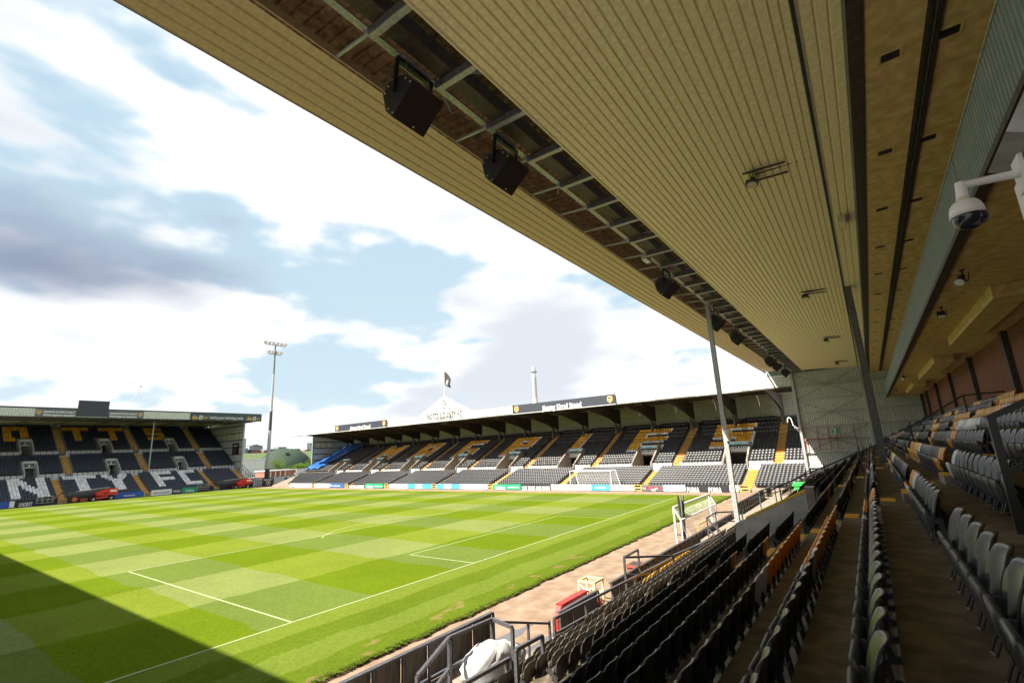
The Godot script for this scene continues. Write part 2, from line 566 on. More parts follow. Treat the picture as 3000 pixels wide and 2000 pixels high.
func near_stand():
	stand = thing("covered_stand", "covered end stand with cream ribbed ceiling over rows of black seats", "stand", Vector3.ZERO)
	# concrete treads, one long step to a row
	for i in range(-11, 8):
		var z0 := row_z(i - 1) + 0.06
		var z1 := row_z(i) + 0.06
		var y := row_y(i)
		var spans := [[-12.0, 70.0]]
		if i <= -8:
			spans = [[11.0 if i <= -10 else 8.4, 30.0], [56.0, 69.0]]
		elif i <= -7:
			spans = [[-12.0, 30.0], [56.0, 70.0]]
		elif i <= -3:
			spans = [[-12.0, 18.25], [27.0, 70.0]]
		for s in spans:
			bc(stand, "tread", M.tread, Vector3(s[0], y - 0.62, z0), Vector3(s[1], y, z1))
			# pale lip of the step, lighter than the tread
			bc(stand, "step_lip", M.concrete, Vector3(s[0], y - 0.06, z1 - 0.045), Vector3(s[1], y + 0.003, z1 + 0.012))
	# half steps with painted nosings in the gangways
	for ax in AISLES:
		for i in range(-2 if ax == 26.0 else (-6 if ax > 28 and ax < 56 else -9), 7):
			var st := bc(stand, "gangway_step", M.concrete, Vector3(ax - 0.52, row_y(i), row_z(i) - 0.24), Vector3(ax + 0.52, row_y(i) + 0.18, row_z(i) + 0.058))
			var h := box_mesh(Vector3(1.0, 0.006, 0.13))
			put(st, "yellow_nosing", h, M.yellow, Transform3D(Basis.IDENTITY, Vector3(0.0, 0.093, -0.08)))
			put(stand, "yellow_nosing", box_mesh(Vector3(0.62, 0.008, 0.26)), M.yellow, Transform3D(Basis.IDENTITY, Vector3(ax - 0.05, row_y(i) + 0.006, row_z(i - 1) + 0.21)))
	# landing and front walkway
	bc(stand, "landing", M.concrete, Vector3(-12, 0.0, -9.3), Vector3(11.0, 1.04, row_z(-10) + 0.06))
	bc(stand, "landing", M.concrete, Vector3(-12, 0.0, row_z(-10) + 0.06), Vector3(8.4, 1.13, row_z(-9) + 0.06))
	bc(stand, "landing", M.concrete, Vector3(-12, 0.0, row_z(-9) + 0.06), Vector3(8.4, 1.49, row_z(-8) + 0.06))
	bc(stand, "front_walkway", M.concrete, Vector3(11.0, -0.05, -9.3), Vector3(30.0, 0.30, row_z(-12) + 0.06))
	bc(stand, "walkway_floor", M.concrete, Vector3(30.3, -0.05, -9.3), Vector3(56.0, 0.62, row_z(-7) + 0.06))
	bc(stand, "exit_floor", M.concrete, Vector3(18.25, 0.4, row_z(-7) + 0.06), Vector3(27.0, 1.6, row_z(-3) + 0.06))
	bc(stand, "exit_back_wall", M.pale_concrete, Vector3(18.25, 1.6, row_z(-3) + 0.062), Vector3(27.0, row_y(-2) - 0.02, row_z(-3) + 0.2))
	bc(stand, "walkway_floor", M.concrete, Vector3(56.0, -0.05, -9.3), Vector3(69.0, 0.30, row_z(-12) + 0.06))
	# roof sheets underneath: ribs run along the stand
	var up := Vector3(0, 0.071, -1).normalized()
	var lay := Basis(up, Vector3(1, 0, 0), up.cross(Vector3(1, 0, 0)))
	var sheet := rib_sheet(1.0366, 6.1, 0.206, 0.045, 0.72)
	var strip := rib_sheet(0.64, 6.1, 0.2133, 0.045, 0.72)
	var front := rib_sheet(0.9875, 6.1, 0.328, 0.04, 0.80)
	for k in 14:
		var x := -12.0 + 6.1 * k
		if x + 3 > 70:
			continue
		for q in 5:
			var z := -5.38 + 0.515 + 1.034 * q
			put(stand, "ceiling_sheet", sheet, M.ceiling, Transform3D(lay, Vector3(x + 3, ceil_y(z), z)))
		var zl := -5.38 + 5.17 + 0.16
		put(stand, "ceiling_sheet", rib_sheet_last(), M.ceiling, Transform3D(lay, Vector3(x + 3, ceil_y(zl), zl)))
		put(stand, "ceiling_sheet", strip, M.ceiling, Transform3D(lay, Vector3(x + 3, ceil_y(0.54) + 0.012, 0.54)))
		for q in 2:
			var z := -9.67 + 0.4925 + 0.985 * q
			put(stand, "soffit_sheet", front, M.front_soffit, Transform3D(lay, Vector3(x + 3, ceil_y(z), z)))
	bc(stand, "ceiling_joint_strip", M.dark_steel, Vector3(-12, ceil_y(0.16) - 0.06, 0.12), Vector3(69.8, ceil_y(0.16) + 0.03, 0.19))
	bc(stand, "roof_edge_board", M.dark_steel, Vector3(-12, ceil_y(-9.7) - 0.01, -9.74), Vector3(69.8, ceil_y(-9.7) + 0.36, -9.68))
	bc(stand, "ceiling_trim", M.ceiling, Vector3(-12, ceil_y(-5.38) - 0.05, -5.43), Vector3(69.8, ceil_y(-5.38) + 0.14, -5.385))
	bc(stand, "soffit_trim", M.front_soffit, Vector3(-12, ceil_y(-7.70) + 0.02, -7.70), Vector3(69.8, ceil_y(-7.70) + 0.2, -7.66))
	# roof deck over the open slot, and the weather roof
	var deck2 := rib_sheet(6.1, 4.6, 0.30, 0.05, 0.68)
	for k in 14:
		var x := -12.0 + 6.1 * k
		if x + 3 > 70:
			continue
		put(stand, "deck_sheet", deck2, M.roof_under, Transform3D(Basis(Vector3(-1, 0, 0), Vector3(0, 0.12, -1).normalized(), Vector3(-1, 0, 0).cross(Vector3(0, 0.12, -1).normalized())), Vector3(x + 3, 15.30, -7.2)))
	bc(stand, "weather_roof", M.grey_sheet, Vector3(-12, 15.62, -9.8), Vector3(70.2, 15.70, 6.0))
	# the slot: dark longitudinal beam, galvanised strip, rafters with a cranked tail
	bc(stand, "slot_beam", M.dark_steel, Vector3(-12, 14.42, -6.35), Vector3(69.8, 14.86, -6.10))
	bc(stand, "slot_beam_flange", M.brown_steel, Vector3(-12, 14.36, -6.42), Vector3(69.8, 14.42, -6.03))
	bc(stand, "slot_channel", M.galv, Vector3(-12, 14.36, -6.72), Vector3(69.8, 14.40, -6.56))
	var x := 1.17
	while x < 69.0:
		bar(stand, "rafter", M.steel, Vector3(x, ceil_y(-5.3) + 0.10, -5.35), Vector3(x, 14.30, -6.58), 0.10, 0.16)
		bar(stand, "rafter_tail", M.galv, Vector3(x, 14.30, -6.58), Vector3(x, ceil_y(-7.7) + 0.06, -7.72), 0.06, 0.05)
		bar(stand, "rafter_flange", M.galv, Vector3(x + 0.04, ceil_y(-5.3) + 0.01, -5.42), Vector3(x + 0.04, 14.21, -6.60), 0.14, 0.018)
		if int(round((x - 1.17) / 1.83)) % 3 == 0:
			bar(stand, "brace", M.steel, Vector3(x, 14.5, -6.6), Vector3(x + 1.6, 15.1, -7.6), 0.05, 0.05)
			bar(stand, "brace", M.galv, Vector3(x + 0.3, 14.6, -6.1), Vector3(x + 1.4, 15.0, -5.5), 0.06, 0.03)
		x += 1.83
	# steel beam, concrete strips with vents
	bc(stand, "main_beam", M.steel, Vector3(-12, 13.25, 0.88), Vector3(69.8, 13.80, 1.0))
	bc(stand, "main_beam_flange", M.brown_steel, Vector3(-12, 13.22, 0.86), Vector3(69.8, 13.245, 1.11))
	for k in 21:
		var a := -12.0 + 3.95 * k
		bc(stand, "concrete_panel", M.soffit, Vector3(a + 0.006, 13.25, 1.115), Vector3(a + 3.944, 13.40, 2.00))
		bc(stand, "concrete_panel", M.soffit, Vector3(a + 0.006, 13.26, 2.24), Vector3(a + 3.944, 13.40, 5.40))
		for q in [[1.52, 13.25], [2.38, 13.26]]:
			var v := bc(stand, "vent", M.black_paint, Vector3(a + 2.88, q[1] - 0.012, q[0] - 0.14), Vector3(a + 3.10, q[1] + 0.01, q[0] + 0.14))
			put(v, "vent_rim", rim_mesh(0.30, 0.36, 0.04, 0.03), M.soffit, Transform3D(Basis.IDENTITY, Vector3.ZERO))
	bc(stand, "track_rail", M.dark_steel, Vector3(-12, 13.20, 2.03), Vector3(69.8, 13.38, 2.09))
	bc(stand, "track_rail", M.steel, Vector3(-12, 13.22, 2.11), Vector3(69.8, 13.38, 2.15))
	bc(stand, "track_rail", M.dark_steel, Vector3(-12, 13.20, 2.17), Vector3(69.8, 13.38, 2.22))
	# box front: ribbed band, soffit slabs, downstands, brick wall with pilasters
	var band := rib_sheet(5.96, 1.12, 0.149, 0.05, 0.5)
	var facing := Basis(Vector3(-1, 0, 0), Vector3(0, 1, 0), Vector3(0, 0, -1))
	for k in 14:
		var a := -12.0 + 6.0 * k
		put(stand, "ribbed_band", band, M.green_sheet, Transform3D(facing, Vector3(a + 3, 10.83, 2.24)))
	bc(stand, "band_edge", M.brown_steel, Vector3(-12, 10.16, 2.16), Vector3(69.8, 10.27, 2.34))
	bc(stand, "band_edge", M.galv, Vector3(-12, 11.39, 2.17), Vector3(69.8, 11.42, 2.30))
	bc(stand, "band_top_cover", M.brown_steel, Vector3(-12, 11.30, 2.35), Vector3(69.8, 11.38, 5.40))
	for k in 14:
		var a := -12.0 + 5.9 * k
		bc(stand, "soffit_slab", M.soffit, Vector3(a + 0.008, 10.24, 2.345), Vector3(minf(a + 5.892, 69.8), 10.40, 5.40))
	for a in [[-6.0, 2.6], [5.0, 13.5], [19.0, 28.7], [35.0, 45.7], [51.5, 61.0]]:
		bc(stand, "soffit_downstand", M.soffit, Vector3(a[0], 9.86, 3.52), Vector3(a[1], 10.235, 4.35))
	brick_wall()
	for k in 10:
		bc(stand, "pilaster", M.brown_steel, Vector3(-7.2 + 8.95 * k, row_y(6), 5.20), Vector3(-6.75 + 8.95 * k, 10.235, 5.395))
		bc(stand, "pilaster_strip", M.concrete, Vector3(-6.74 + 8.95 * k, row_y(6), 5.27), Vector3(-6.60 + 8.95 * k, 10.235, 5.395))
	end_wall()

func rim_mesh(a: float, b: float, w: float, t: float) -> ArrayMesh:
	var s := Shape.new()
	s.st.set_smooth_group(-1)
	for k in [-1, 1]:
		s.box(Vector3(k * a * 0.5, 0, 0), Vector3(w, t, b + w))
		s.box(Vector3(0, 0, k * b * 0.5), Vector3(a - w, t, w))
	return s.done()

var last_sheet: ArrayMesh
func rib_sheet_last() -> ArrayMesh:
	if last_sheet == null:
		last_sheet = rib_sheet(0.32, 6.1, 0.16, 0.045, 0.72)
	return last_sheet

func brick_wall():
	bc(stand, "back_wall", M.brick, Vector3(-12, 6.3, 5.405), Vector3(70, 13.3, 5.65))
	for k in 2:
		bc(stand, "wall_lining", M.concrete, Vector3(-12, 11.40 + k * 0.02, 5.37), Vector3(69.8, 11.60 + k * 0.02, 5.40))

func end_wall():
	# corrugated end wall with girts, columns and cross bracing
	var bay := rib_sheet(1.0, 12.3, 0.25, 0.09, 0.42)
	var z := -6.75
	while z < 5.3:
		put(stand, "wall_sheet", bay, M.grey_sheet, Transform3D(SIDE, Vector3(70.05, 8.30, z + 0.5)))
		z += 1.0
	for y in [6.2, 4.55, 2.9, 1.22, -0.38, -1.93, -3.62]:
		bc(stand, "girt", M.galv, Vector3(69.78, 6.2 + y - 0.11, -6.7), Vector3(69.97, 6.2 + y + 0.06, 0.06))
		if y > -1.0:
			bc(stand, "girt", M.galv, Vector3(69.78, 6.2 + y - 0.11, 0.36), Vector3(69.97, 6.2 + y + 0.06, 5.15))
	bc(stand, "end_column", M.galv, Vector3(69.6, 0.2, -7.02), Vector3(69.98, 14.2, -6.74))
	bc(stand, "end_column", M.galv, Vector3(69.55, 4.6, 0.08), Vector3(69.96, 13.6, 0.34))
	bc(stand, "end_column", M.brown_steel, Vector3(69.55, 6.6, 5.16), Vector3(69.96, 13.2, 5.395))
	for a in [[13.9, 10.75], [10.6, 7.45], [7.3, 4.3]]:
		bar(stand, "cross_brace", M.steel, Vector3(69.72, a[0], -6.7), Vector3(69.72, a[1], 0.05), 0.05, 0.05)
		bar(stand, "cross_brace", M.steel, Vector3(69.66, a[1], -6.7), Vector3(69.66, a[0], 0.05), 0.05, 0.05)
	bc(stand, "end_wall_head", M.brown_steel, Vector3(69.7, 14.18, -6.9), Vector3(69.99, 14.30, 0.2))
	bc(stand, "gable_closer", M.green_sheet, Vector3(70.06, 14.0, -9.6), Vector3(70.2, 15.6, 5.6))
	# rusty frame standing against the end wall
	var f := thing("pipe_frame", "rusty red frame of thin pipes on the ribbed end wall", "frame", Vector3(69.6, 4.6, -4.0))
	for p in [-2.5, -1.15, 0.0, 0.72, 2.58]:
		bar(f, "upright", M.red_brown, Vector3(0, 0, p), Vector3(0, 2.6, p), 0.07, 0.07)
	bar(f, "crossbar", M.red_brown, Vector3(-0.04, 1.25, -2.7), Vector3(-0.04, 1.37, 2.6), 0.09, 0.09)
	bar(f, "crossbar", M.red_brown, Vector3(-0.04, 0.04, -2.55), Vector3(-0.04, 0.04, 2.6), 0.03, 0.03)
	bar(f, "crossbar", M.red_brown, Vector3(-0.04, 2.58, -2.55), Vector3(-0.04, 2.62, 2.6), 0.03, 0.03)
	var e := thing("exit_sign", "green and white exit sign hung on the ribbed end wall", "sign", Vector3(69.45, 6.68, -3.35), 0.0)
	bx(e, "plate", M.green, Vector3.ZERO, Vector3(0.03, 0.70, 0.42))
	bx(e, "back_plate", M.green, Vector3(0.05, -0.03, 0.24), Vector3(0.03, 0.60, 0.16))
	bx(e, "running_figure", M.white, Vector3(-0.02, 0.14, 0.04), Vector3(0.012, 0.28, 0.14))
	bx(e, "figure_head", M.white, Vector3(-0.02, 0.24, -0.10), Vector3(0.012, 0.09, 0.10))
	for k in 3:
		bx(e, "stair_mark", M.white, Vector3(-0.02, -0.12 - 0.08 * k, 0.0), Vector3(0.012, 0.035, 0.30))
	# swan-neck lamp arm on the end column
	var l := thing("swan_neck_lamp", "white swan neck lamp arm bracketed to the end column", "lamp", Vector3(69.6, 7.25, -7.0))
	var pts := [Vector3(0, 0, 0), Vector3(-0.3, 0.0, -0.1), Vector3(-0.5, 0.35, -0.5), Vector3(-0.5, 1.15, -0.62), Vector3(-0.5, 1.34, -0.74), Vector3(-0.5, 1.36, -0.92), Vector3(-0.5, 1.2, -1.02), Vector3(-0.5, 0.98, -1.04)]
	for k in pts.size() - 1:
		tube(l, "arm", M.white, pts[k], pts[k + 1], 0.055, 8)
	tube(l, "strut", M.white, Vector3(-0.05, -0.4, 0), Vector3(-0.5, 0.1, -0.42), 0.04, 8)
	tube(l, "lamp_head", M.white, Vector3(-0.5, 0.98, -1.04), Vector3(-0.5, 0.80, -1.04), 0.09, 10, 0.06)

func near_stand_fittings():
	# front pole, and the tall post beside the gangway
	var p := thing("roof_pole", "slim grey steel pole carrying the open slot of the roof", "pole", Vector3(30.0, 0.6, -6.75))
	bx(p, "shaft", M.galv, Vector3(0, 7.0, 0), Vector3(0.24, 14.0, 0.24))
	bx(p, "cap_plate", M.galv, Vector3(0, 13.98, 0), Vector3(0.42, 0.06, 0.42))
	bx(p, "foot_plate", M.galv, Vector3(0, 0.05, 0), Vector3(0.5, 0.05, 0.5))
	var jb := bx(p, "switch_box", M.camera_white, Vector3(-0.16, 5.85, 0.16), Vector3(0.14, 0.62, 0.24))
	put(jb, "box_lid", box_mesh(Vector3(0.02, 0.56, 0.2)), M.tin, Transform3D(Basis.IDENTITY, Vector3(-0.085, 0, 0)))
	tube(p, "cable", M.camera_white, Vector3(-0.14, 6.15, 0.14), Vector3(-0.13, 6.9, 0.13), 0.015, 6)
	tube(p, "cable", M.dark_steel, Vector3(-0.14, 5.5, 0.14), Vector3(-0.13, 0.2, 0.13), 0.02, 6)
	var q := thing("gangway_post", "tall dark steel post standing in the gangway up to the ceiling", "post", Vector3(29.85, row_y(1), 0.32))
	var top := ceil_y(0.5) - row_y(1)
	bx(q, "web", M.steel, Vector3(0, top * 0.5, 0), Vector3(0.26, top, 0.03))
	bx(q, "flange", M.steel, Vector3(-0.14, top * 0.5, 0), Vector3(0.03, top, 0.30))
	bx(q, "flange", M.steel, Vector3(0.14, top * 0.5, 0), Vector3(0.03, top, 0.30))
	bx(q, "foot_plate", M.galv, Vector3(0, 0.02, 0), Vector3(0.5, 0.04, 0.5))
	for x in [6.04, 9.31, 22.17, 31.5, 37.56, 52.1, 56.3, 63.0]:
		loudspeaker(x)
	for x in [19.9, 40.4, 58.2]:
		var t := thing("battery_light", "small cream box fixed up among the roof slot rafters", "box", Vector3(x, 14.26, -6.75), 0.0, "cream boxes in the roof slot")
		bx(t, "case", M.tin, Vector3.ZERO, Vector3(0.62, 0.16, 0.24))
		bx(t, "diffuser", M.camera_white, Vector3(0, -0.10, 0), Vector3(0.56, 0.04, 0.2))
	for x in [14.72, 29.6, 45.0, 60.8]:
		ceiling_lamp(x)
	var b := thing("junction_box", "cream metal box hung under the ribbed ceiling beside the dark strip", "box", Vector3(19.9, ceil_y(0.45) - 0.16, 0.45))
	bx(b, "case", M.tin, Vector3.ZERO, Vector3(0.85, 0.26, 0.22))
	bx(b, "lid", M.ceiling, Vector3(-0.1, -0.14, 0), Vector3(0.62, 0.03, 0.19))
	for a in [[16.48, 0], [21.08, 1], [43.8, 0], [57.2, 1]]:
		soffit_spot(a[0], a[1])
	cctv()
	parapets()
	# sloping rail with its sign on the gangway by the post
	var r := thing("gangway_rail", "long black handrail climbing the rows beside the tall post", "handrail", Vector3(30.0, 0, 0))
	var pts := [Vector3(0, 2.95, -6.0), Vector3(0, 4.26, -3.1), Vector3(0, 5.62, 0.1), Vector3(0, 6.42, 1.6), Vector3(0, 7.72, 3.72), Vector3(0, 7.75, 5.1)]
	for k in pts.size() - 1:
		bar(r, "rail", M.black_paint, pts[k], pts[k + 1], 0.07, 0.07)
	for z in [-4.4, -2.2, -0.6, 1.6, 3.72]:
		var i := int(floor((z + 0.8) / ROW_Z)) + 0
		var y0 := row_y(i)
		var y1 := lerpf(2.95, 7.72, (z + 6.0) / 9.72)
		bar(r, "rail_post", M.black_paint, Vector3(0, y0 - 0.3, z), Vector3(0, y1, z), 0.06, 0.06)
	var s := bx(r, "notice", M.white, Vector3(-0.06, 6.06, 1.03), Vector3(0.02, 0.14, 0.68), Basis(Vector3.RIGHT, -0.44))
	words(s, "NO SMOKING", M.red, Transform3D(SIDE, Vector3(-0.012, -0.03, 0)), 0.085, 0.58, "Droid Sans", true, 0.004)
	var n := thing("stair_rail", "black square handrail and post close by at the upper rows", "handrail", Vector3(7.3, 0, 0))
	bar(n, "rail_post", M.black_paint, Vector3(0, row_y(2) - 0.02, 1.08), Vector3(0, 6.30, 1.08), 0.07, 0.07)
	bar(n, "rail_post", M.black_paint, Vector3(0, row_y(5), 3.2), Vector3(0, 7.36, 3.2), 0.07, 0.07)
	bar(n, "rail", M.black_paint, Vector3(0, 6.30, 1.05), Vector3(0, 8.16, 4.9), 0.08, 0.06)
	bar(n, "rail", M.black_paint, Vector3(0, 5.72, 1.05), Vector3(0, 7.58, 4.9), 0.06, 0.05)

func loudspeaker(x: float):
	var t := thing("loudspeaker", "black boxy loudspeaker slung on a yoke in the roof slot", "loudspeaker", Vector3(x, 13.52, -6.72), 0.0, "loudspeakers hung along the roof slot")
	var g := Vector2(0.76, 0.65)
	var n := Vector2(0.65, -0.76)
	var poly := PackedVector2Array()
	for c in [[-0.42, 0.35], [-0.42, 0.02], [-0.20, -0.40], [0.20, -0.40], [0.42, 0.02], [0.42, 0.35]]:
		poly.append(g * c[0] + n * c[1])
	if not Geometry2D.is_polygon_clockwise(poly):
		pass
	else:
		poly.reverse()
	var s := Shape.new()
	s.st.set_smooth_group(-1)
	s.slab(poly, 0.43, 0.86)
	put(t, "cabinet", s.done(), M.speaker, Transform3D(SIDE, Vector3.ZERO))
	var gd := Vector3(0, g.y, g.x)
	var nd := Vector3(0, n.y, n.x)
	var b := Basis(gd, nd, gd.cross(nd))
	var gr := put(t, "grille", box_mesh(Vector3(0.82, 0.02, 0.82)), M.grille, Transform3D(b, nd * 0.362))
	put(gr, "badge", box_mesh(Vector3(0.035, 0.006, 0.05)), M.tin, Transform3D(Basis.IDENTITY, Vector3(-0.35, 0.012, 0.08)))
	for c in [[-0.35, 0.28], [-0.35, 0.07], [-0.16, -0.33], [0.16, -0.33], [0.35, 0.07], [0.35, 0.28], [0.0, -0.33]]:
		var v: Vector3 = gd * c[0] + nd * c[1]
		tube(t, "bolt", M.tin, Vector3(-0.432, v.y, v.z), Vector3(-0.446, v.y, v.z), 0.02, 8)
	for k in [-0.48, 0.48]:
		bar(t, "yoke_arm", M.black_paint, Vector3(k, 0.0, 0.0), Vector3(k, 0.70, 0.10), 0.05, 0.09)
		tube(t, "safety_wire", M.galv, Vector3(k * 0.6, 0.80, 0.18), Vector3(k * 0.8, 0.26, 0.24), 0.006, 5)
	bar(t, "yoke_bar", M.black_paint, Vector3(-0.5, 0.74, 0.10), Vector3(0.5, 0.74, 0.10), 0.10, 0.10)
	bx(t, "mounting_plate", M.galv, Vector3(0, 0.82, 0.08), Vector3(0.80, 0.03, 0.30))

func ceiling_lamp(x: float):
	var t := thing("ceiling_lamp", "round floodlamp on a small rail frame under the ribbed ceiling", "lamp", Vector3(x, ceil_y(-1.5) - 0.10, -1.5), 0.0, "round lamps under the ribbed ceiling")
	for k in [-0.32, 0.32]:
		bar(t, "frame_rail", M.brown_steel, Vector3(k, 0.0, -0.25), Vector3(k, -0.06, 0.85), 0.035, 0.05)
	for k in [-0.07, 0.0, 0.07]:
		bar(t, "cross_rail", M.brown_steel, Vector3(-0.36, -0.05, k), Vector3(0.36, -0.05, k), 0.02, 0.04)
	bar(t, "conduit", M.brown_steel, Vector3(0.0, 0.02, 0.05), Vector3(0.0, -0.02, 1.64), 0.025, 0.025)
	tube(t, "lamp_body", M.dark_steel, Vector3(-0.06, -0.10, -0.02), Vector3(-0.12, -0.27, -0.06), 0.07, 12, 0.13)
	tube(t, "reflector", M.dark_steel, Vector3(-0.12, -0.27, -0.06), Vector3(-0.135, -0.33, -0.07), 0.16, 16, 0.17)
	tube(t, "lens", M.tin, Vector3(-0.136, -0.331, -0.071), Vector3(-0.140, -0.345, -0.073), 0.135, 16)
	tube(t, "starter", M.dark_steel, Vector3(0.02, -0.1, -0.18), Vector3(-0.05, -0.22, -0.2), 0.06, 8)

func soffit_spot(x: float, k: int):
	var t := thing("soffit_spotlight", ["short round spotlight bracketed under the concrete soffit", "boxy spotlight with looped cable under the concrete soffit"][k], "spotlight", Vector3(x, 10.235, 2.62), 0.0, "spotlights under the concrete soffit")
	bx(t, "base_plate", M.dark_steel, Vector3(0, -0.012, 0), Vector3(0.16, 0.02, 0.10))
	bar(t, "bracket", M.dark_steel, Vector3(0, -0.02, 0), Vector3(0, -0.2, 0), 0.03, 0.03)
	if k == 0:
		tube(t, "lamp_body", M.dark_steel, Vector3(-0.02, -0.16, -0.02), Vector3(-0.16, -0.34, -0.12), 0.06, 12, 0.11)
		tube(t, "lens", M.camera_white, Vector3(-0.161, -0.341, -0.121), Vector3(-0.175, -0.359, -0.131), 0.10, 12)
	else:
		bx(t, "lamp_body", M.dark_steel, Vector3(-0.05, -0.26, -0.05), Vector3(0.16, 0.16, 0.22), Basis(Vector3.FORWARD, 0.5))
		bx(t, "lens", M.camera_white, Vector3(-0.105, -0.345, -0.05), Vector3(0.13, 0.012, 0.19), Basis(Vector3.FORWARD, 0.5))
	var a := Vector3(0.05, -0.2, 0.02)
	for j in 6:
		var u := (j + 1) / 6.0
		var b := Vector3(0.05 + 0.25 * sin(u * PI * 0.5), -0.2 - 0.12 * sin(u * PI) + 0.18 * u * u, 0.02 + 0.15 * u)
		tube(t, "cable", M.dark_steel, a, b, 0.012, 6)
		a = b

func cctv():
	var w := thing("white_post", "stub of a white painted post with a grey head plate", "post", Vector3(2.46, 5.0, 0.74))
	bx(w, "shaft", M.camera_white, Vector3(0, 1.06, 0), Vector3(0.24, 2.12, 0.24))
	bx(w, "head_plate", M.galv, Vector3(-0.02, 2.22, 0.02), Vector3(0.34, 0.18, 0.34), Basis(Vector3.RIGHT, 0.5))
	var t := thing("security_camera", "white domed security camera on a bracket arm", "camera", Vector3(2.41, 7.0, 0.44))
	bx(t, "wall_plate", M.camera_white, Vector3(0.03, 0.115, 0.173), Vector3(0.10, 0.13, 0.012))
	tube(t, "arm", M.camera_white, Vector3(0.02, 0.118, 0.17), Vector3(0.0, 0.122, 0.01), 0.016, 14, 0.014)
	tube(t, "arm_elbow", M.camera_white, Vector3(0, 0.134, 0.004), Vector3(0, 0.065, 0.0), 0.017, 14, 0.02)
	tube(t, "neck", M.tin, Vector3(0, 0.07, 0), Vector3(0, 0.052, 0), 0.022, 16)
	# cap and dark ball below it
	var cap := Shape.new()
	var prof := [Vector2(0.020, 0.058), Vector2(0.036, 0.052), Vector2(0.046, 0.038), Vector2(0.051, 0.018), Vector2(0.053, -0.004), Vector2(0.048, -0.006)]
	for i in 28:
		for j in prof.size() - 1:
			var q := []
			for c in [[i, j], [i + 1, j], [i + 1, j + 1], [i, j + 1]]:
				var a: float = TAU * c[0] / 28.0
				var pr: Vector2 = prof[c[1]]
				q.append(Vector3(cos(a) * pr.x, pr.y, sin(a) * pr.x))
			cap.quad(q[0], q[1], q[2], q[3])
	put(t, "housing", cap.done(), M.camera_white)
	var s := SphereMesh.new()
	s.radius = 0.047
	s.height = 0.094
	s.radial_segments = 28
	s.rings = 14
	put(t, "dome_glass", s, M.dome_glass, Transform3D(Basis.IDENTITY, Vector3(0, -0.012, 0)))
	var e := SphereMesh.new()
	e.radius = 0.026
	e.height = 0.052
	put(t, "lens_ball", e, M.dome_glass, Transform3D(Basis.IDENTITY, Vector3(-0.01, -0.022, 0.032)))

func parapets():
	for a in [[18.2, "pale concrete parapet with yellow coping climbing beside the seat rows", [[-4.35, 1.6], [-1.95, 1.6], [-1.95, 4.53], [-3.82, 3.62], [-4.18, 3.44]]], [55.0, "pale concrete parapet further along under the ribbed end wall", [[-4.9, 1.4], [-1.9, 3.3], [-1.9, 4.4], [-4.6, 2.95], [-4.9, 2.6]]]]:
		var t := thing("parapet_wall", a[1], "wall", Vector3(a[0], 0, 0))
		var poly := PackedVector2Array()
		for c in a[2]:
			poly.append(Vector2(c[0], c[1]))
		var s := Shape.new()
		s.st.set_smooth_group(-1)
		s.slab(poly, 0.0, 0.26)
		put(t, "wall_face", s.done(), M.pale_concrete, Transform3D(SIDE, Vector3.ZERO))
		var n: Array = a[2]
		var h := 2
		var c0 := Vector3(0.13, n[h + 1][1] + 0.02, n[h + 1][0])
		var c1 := Vector3(0.13, n[h][1] + 0.02, n[h][0])
		if a[0] < 40:
			bar(t, "coping", M.lemon, c0, c1, 0.30, 0.06)
			bx(t, "end_pillar", M.concrete, Vector3(0.13, 3.9, -1.84), Vector3(0.34, 1.44, 0.24))
			bx(t, "pillar_cap", M.pale_concrete, Vector3(0.13, 4.64, -1.84), Vector3(0.36, 0.03, 0.26))
		else:
			bar(t, "coping", M.pale_concrete, c0, c1, 0.30, 0.06)
			bx(t, "end_pillar", M.brown_steel, Vector3(0.13, 3.95, -1.82), Vector3(0.3, 1.0, 0.1))

# ---------------------------------------------------------------- seat letters: is the seat at u (left to right), v (top to bottom) part of the letter?
func inked(ch: String, u: float, v: float) -> bool:
	if u < 0.0 or u > 1.0 or v < 0.0 or v > 1.0:
		return false
	match ch:
		"T":
			return v < 0.26 or absf(u - 0.5) < 0.15
		"O":
			return u < 0.36 or u > 0.64 or v < 0.2 or v > 0.8
		"S":
			return v < 0.2 or v > 0.8 or (v > 0.38 and v < 0.62) or (v <= 0.38 and u < 0.36) or (v >= 0.62 and u > 0.64)
		"N":
			return u < 0.25 or u > 0.75 or absf(u - (0.14 + 0.72 * v)) < 0.15
		"Y":
			return (absf(u - (0.12 + 0.7 * v)) < 0.14 or absf(u - (0.88 - 0.7 * v)) < 0.14) if v < 0.52 else absf(u - 0.5) < 0.15
		"F":
			return u < 0.34 or v < 0.2 or (v > 0.38 and v < 0.6)
		"C":
			return u < 0.34 or v < 0.2 or v > 0.8
		"E":
			return u < 0.34 or v < 0.2 or v > 0.8 or (v > 0.4 and v < 0.6)
		"I":
			return u > 0.33 and u < 0.67
		"P":
			return u < 0.34 or ((v < 0.2 or (v > 0.4 and v < 0.62)) or (u > 0.66 and v < 0.62))
		"G":
			return u < 0.34 or v < 0.2 or v > 0.8 or (v > 0.5 and u > 0.62) or (v > 0.5 and v < 0.65 and u > 0.5)
		"A":
			return u < 0.34 or u > 0.66 or v < 0.2 or (v > 0.5 and v < 0.7)
		"M":
			return u < 0.26 or u > 0.74 or (v > 0.15 and v < 0.6 and absf(absf(u - 0.5) - (0.36 - 0.6 * v)) < 0.13)
	return false

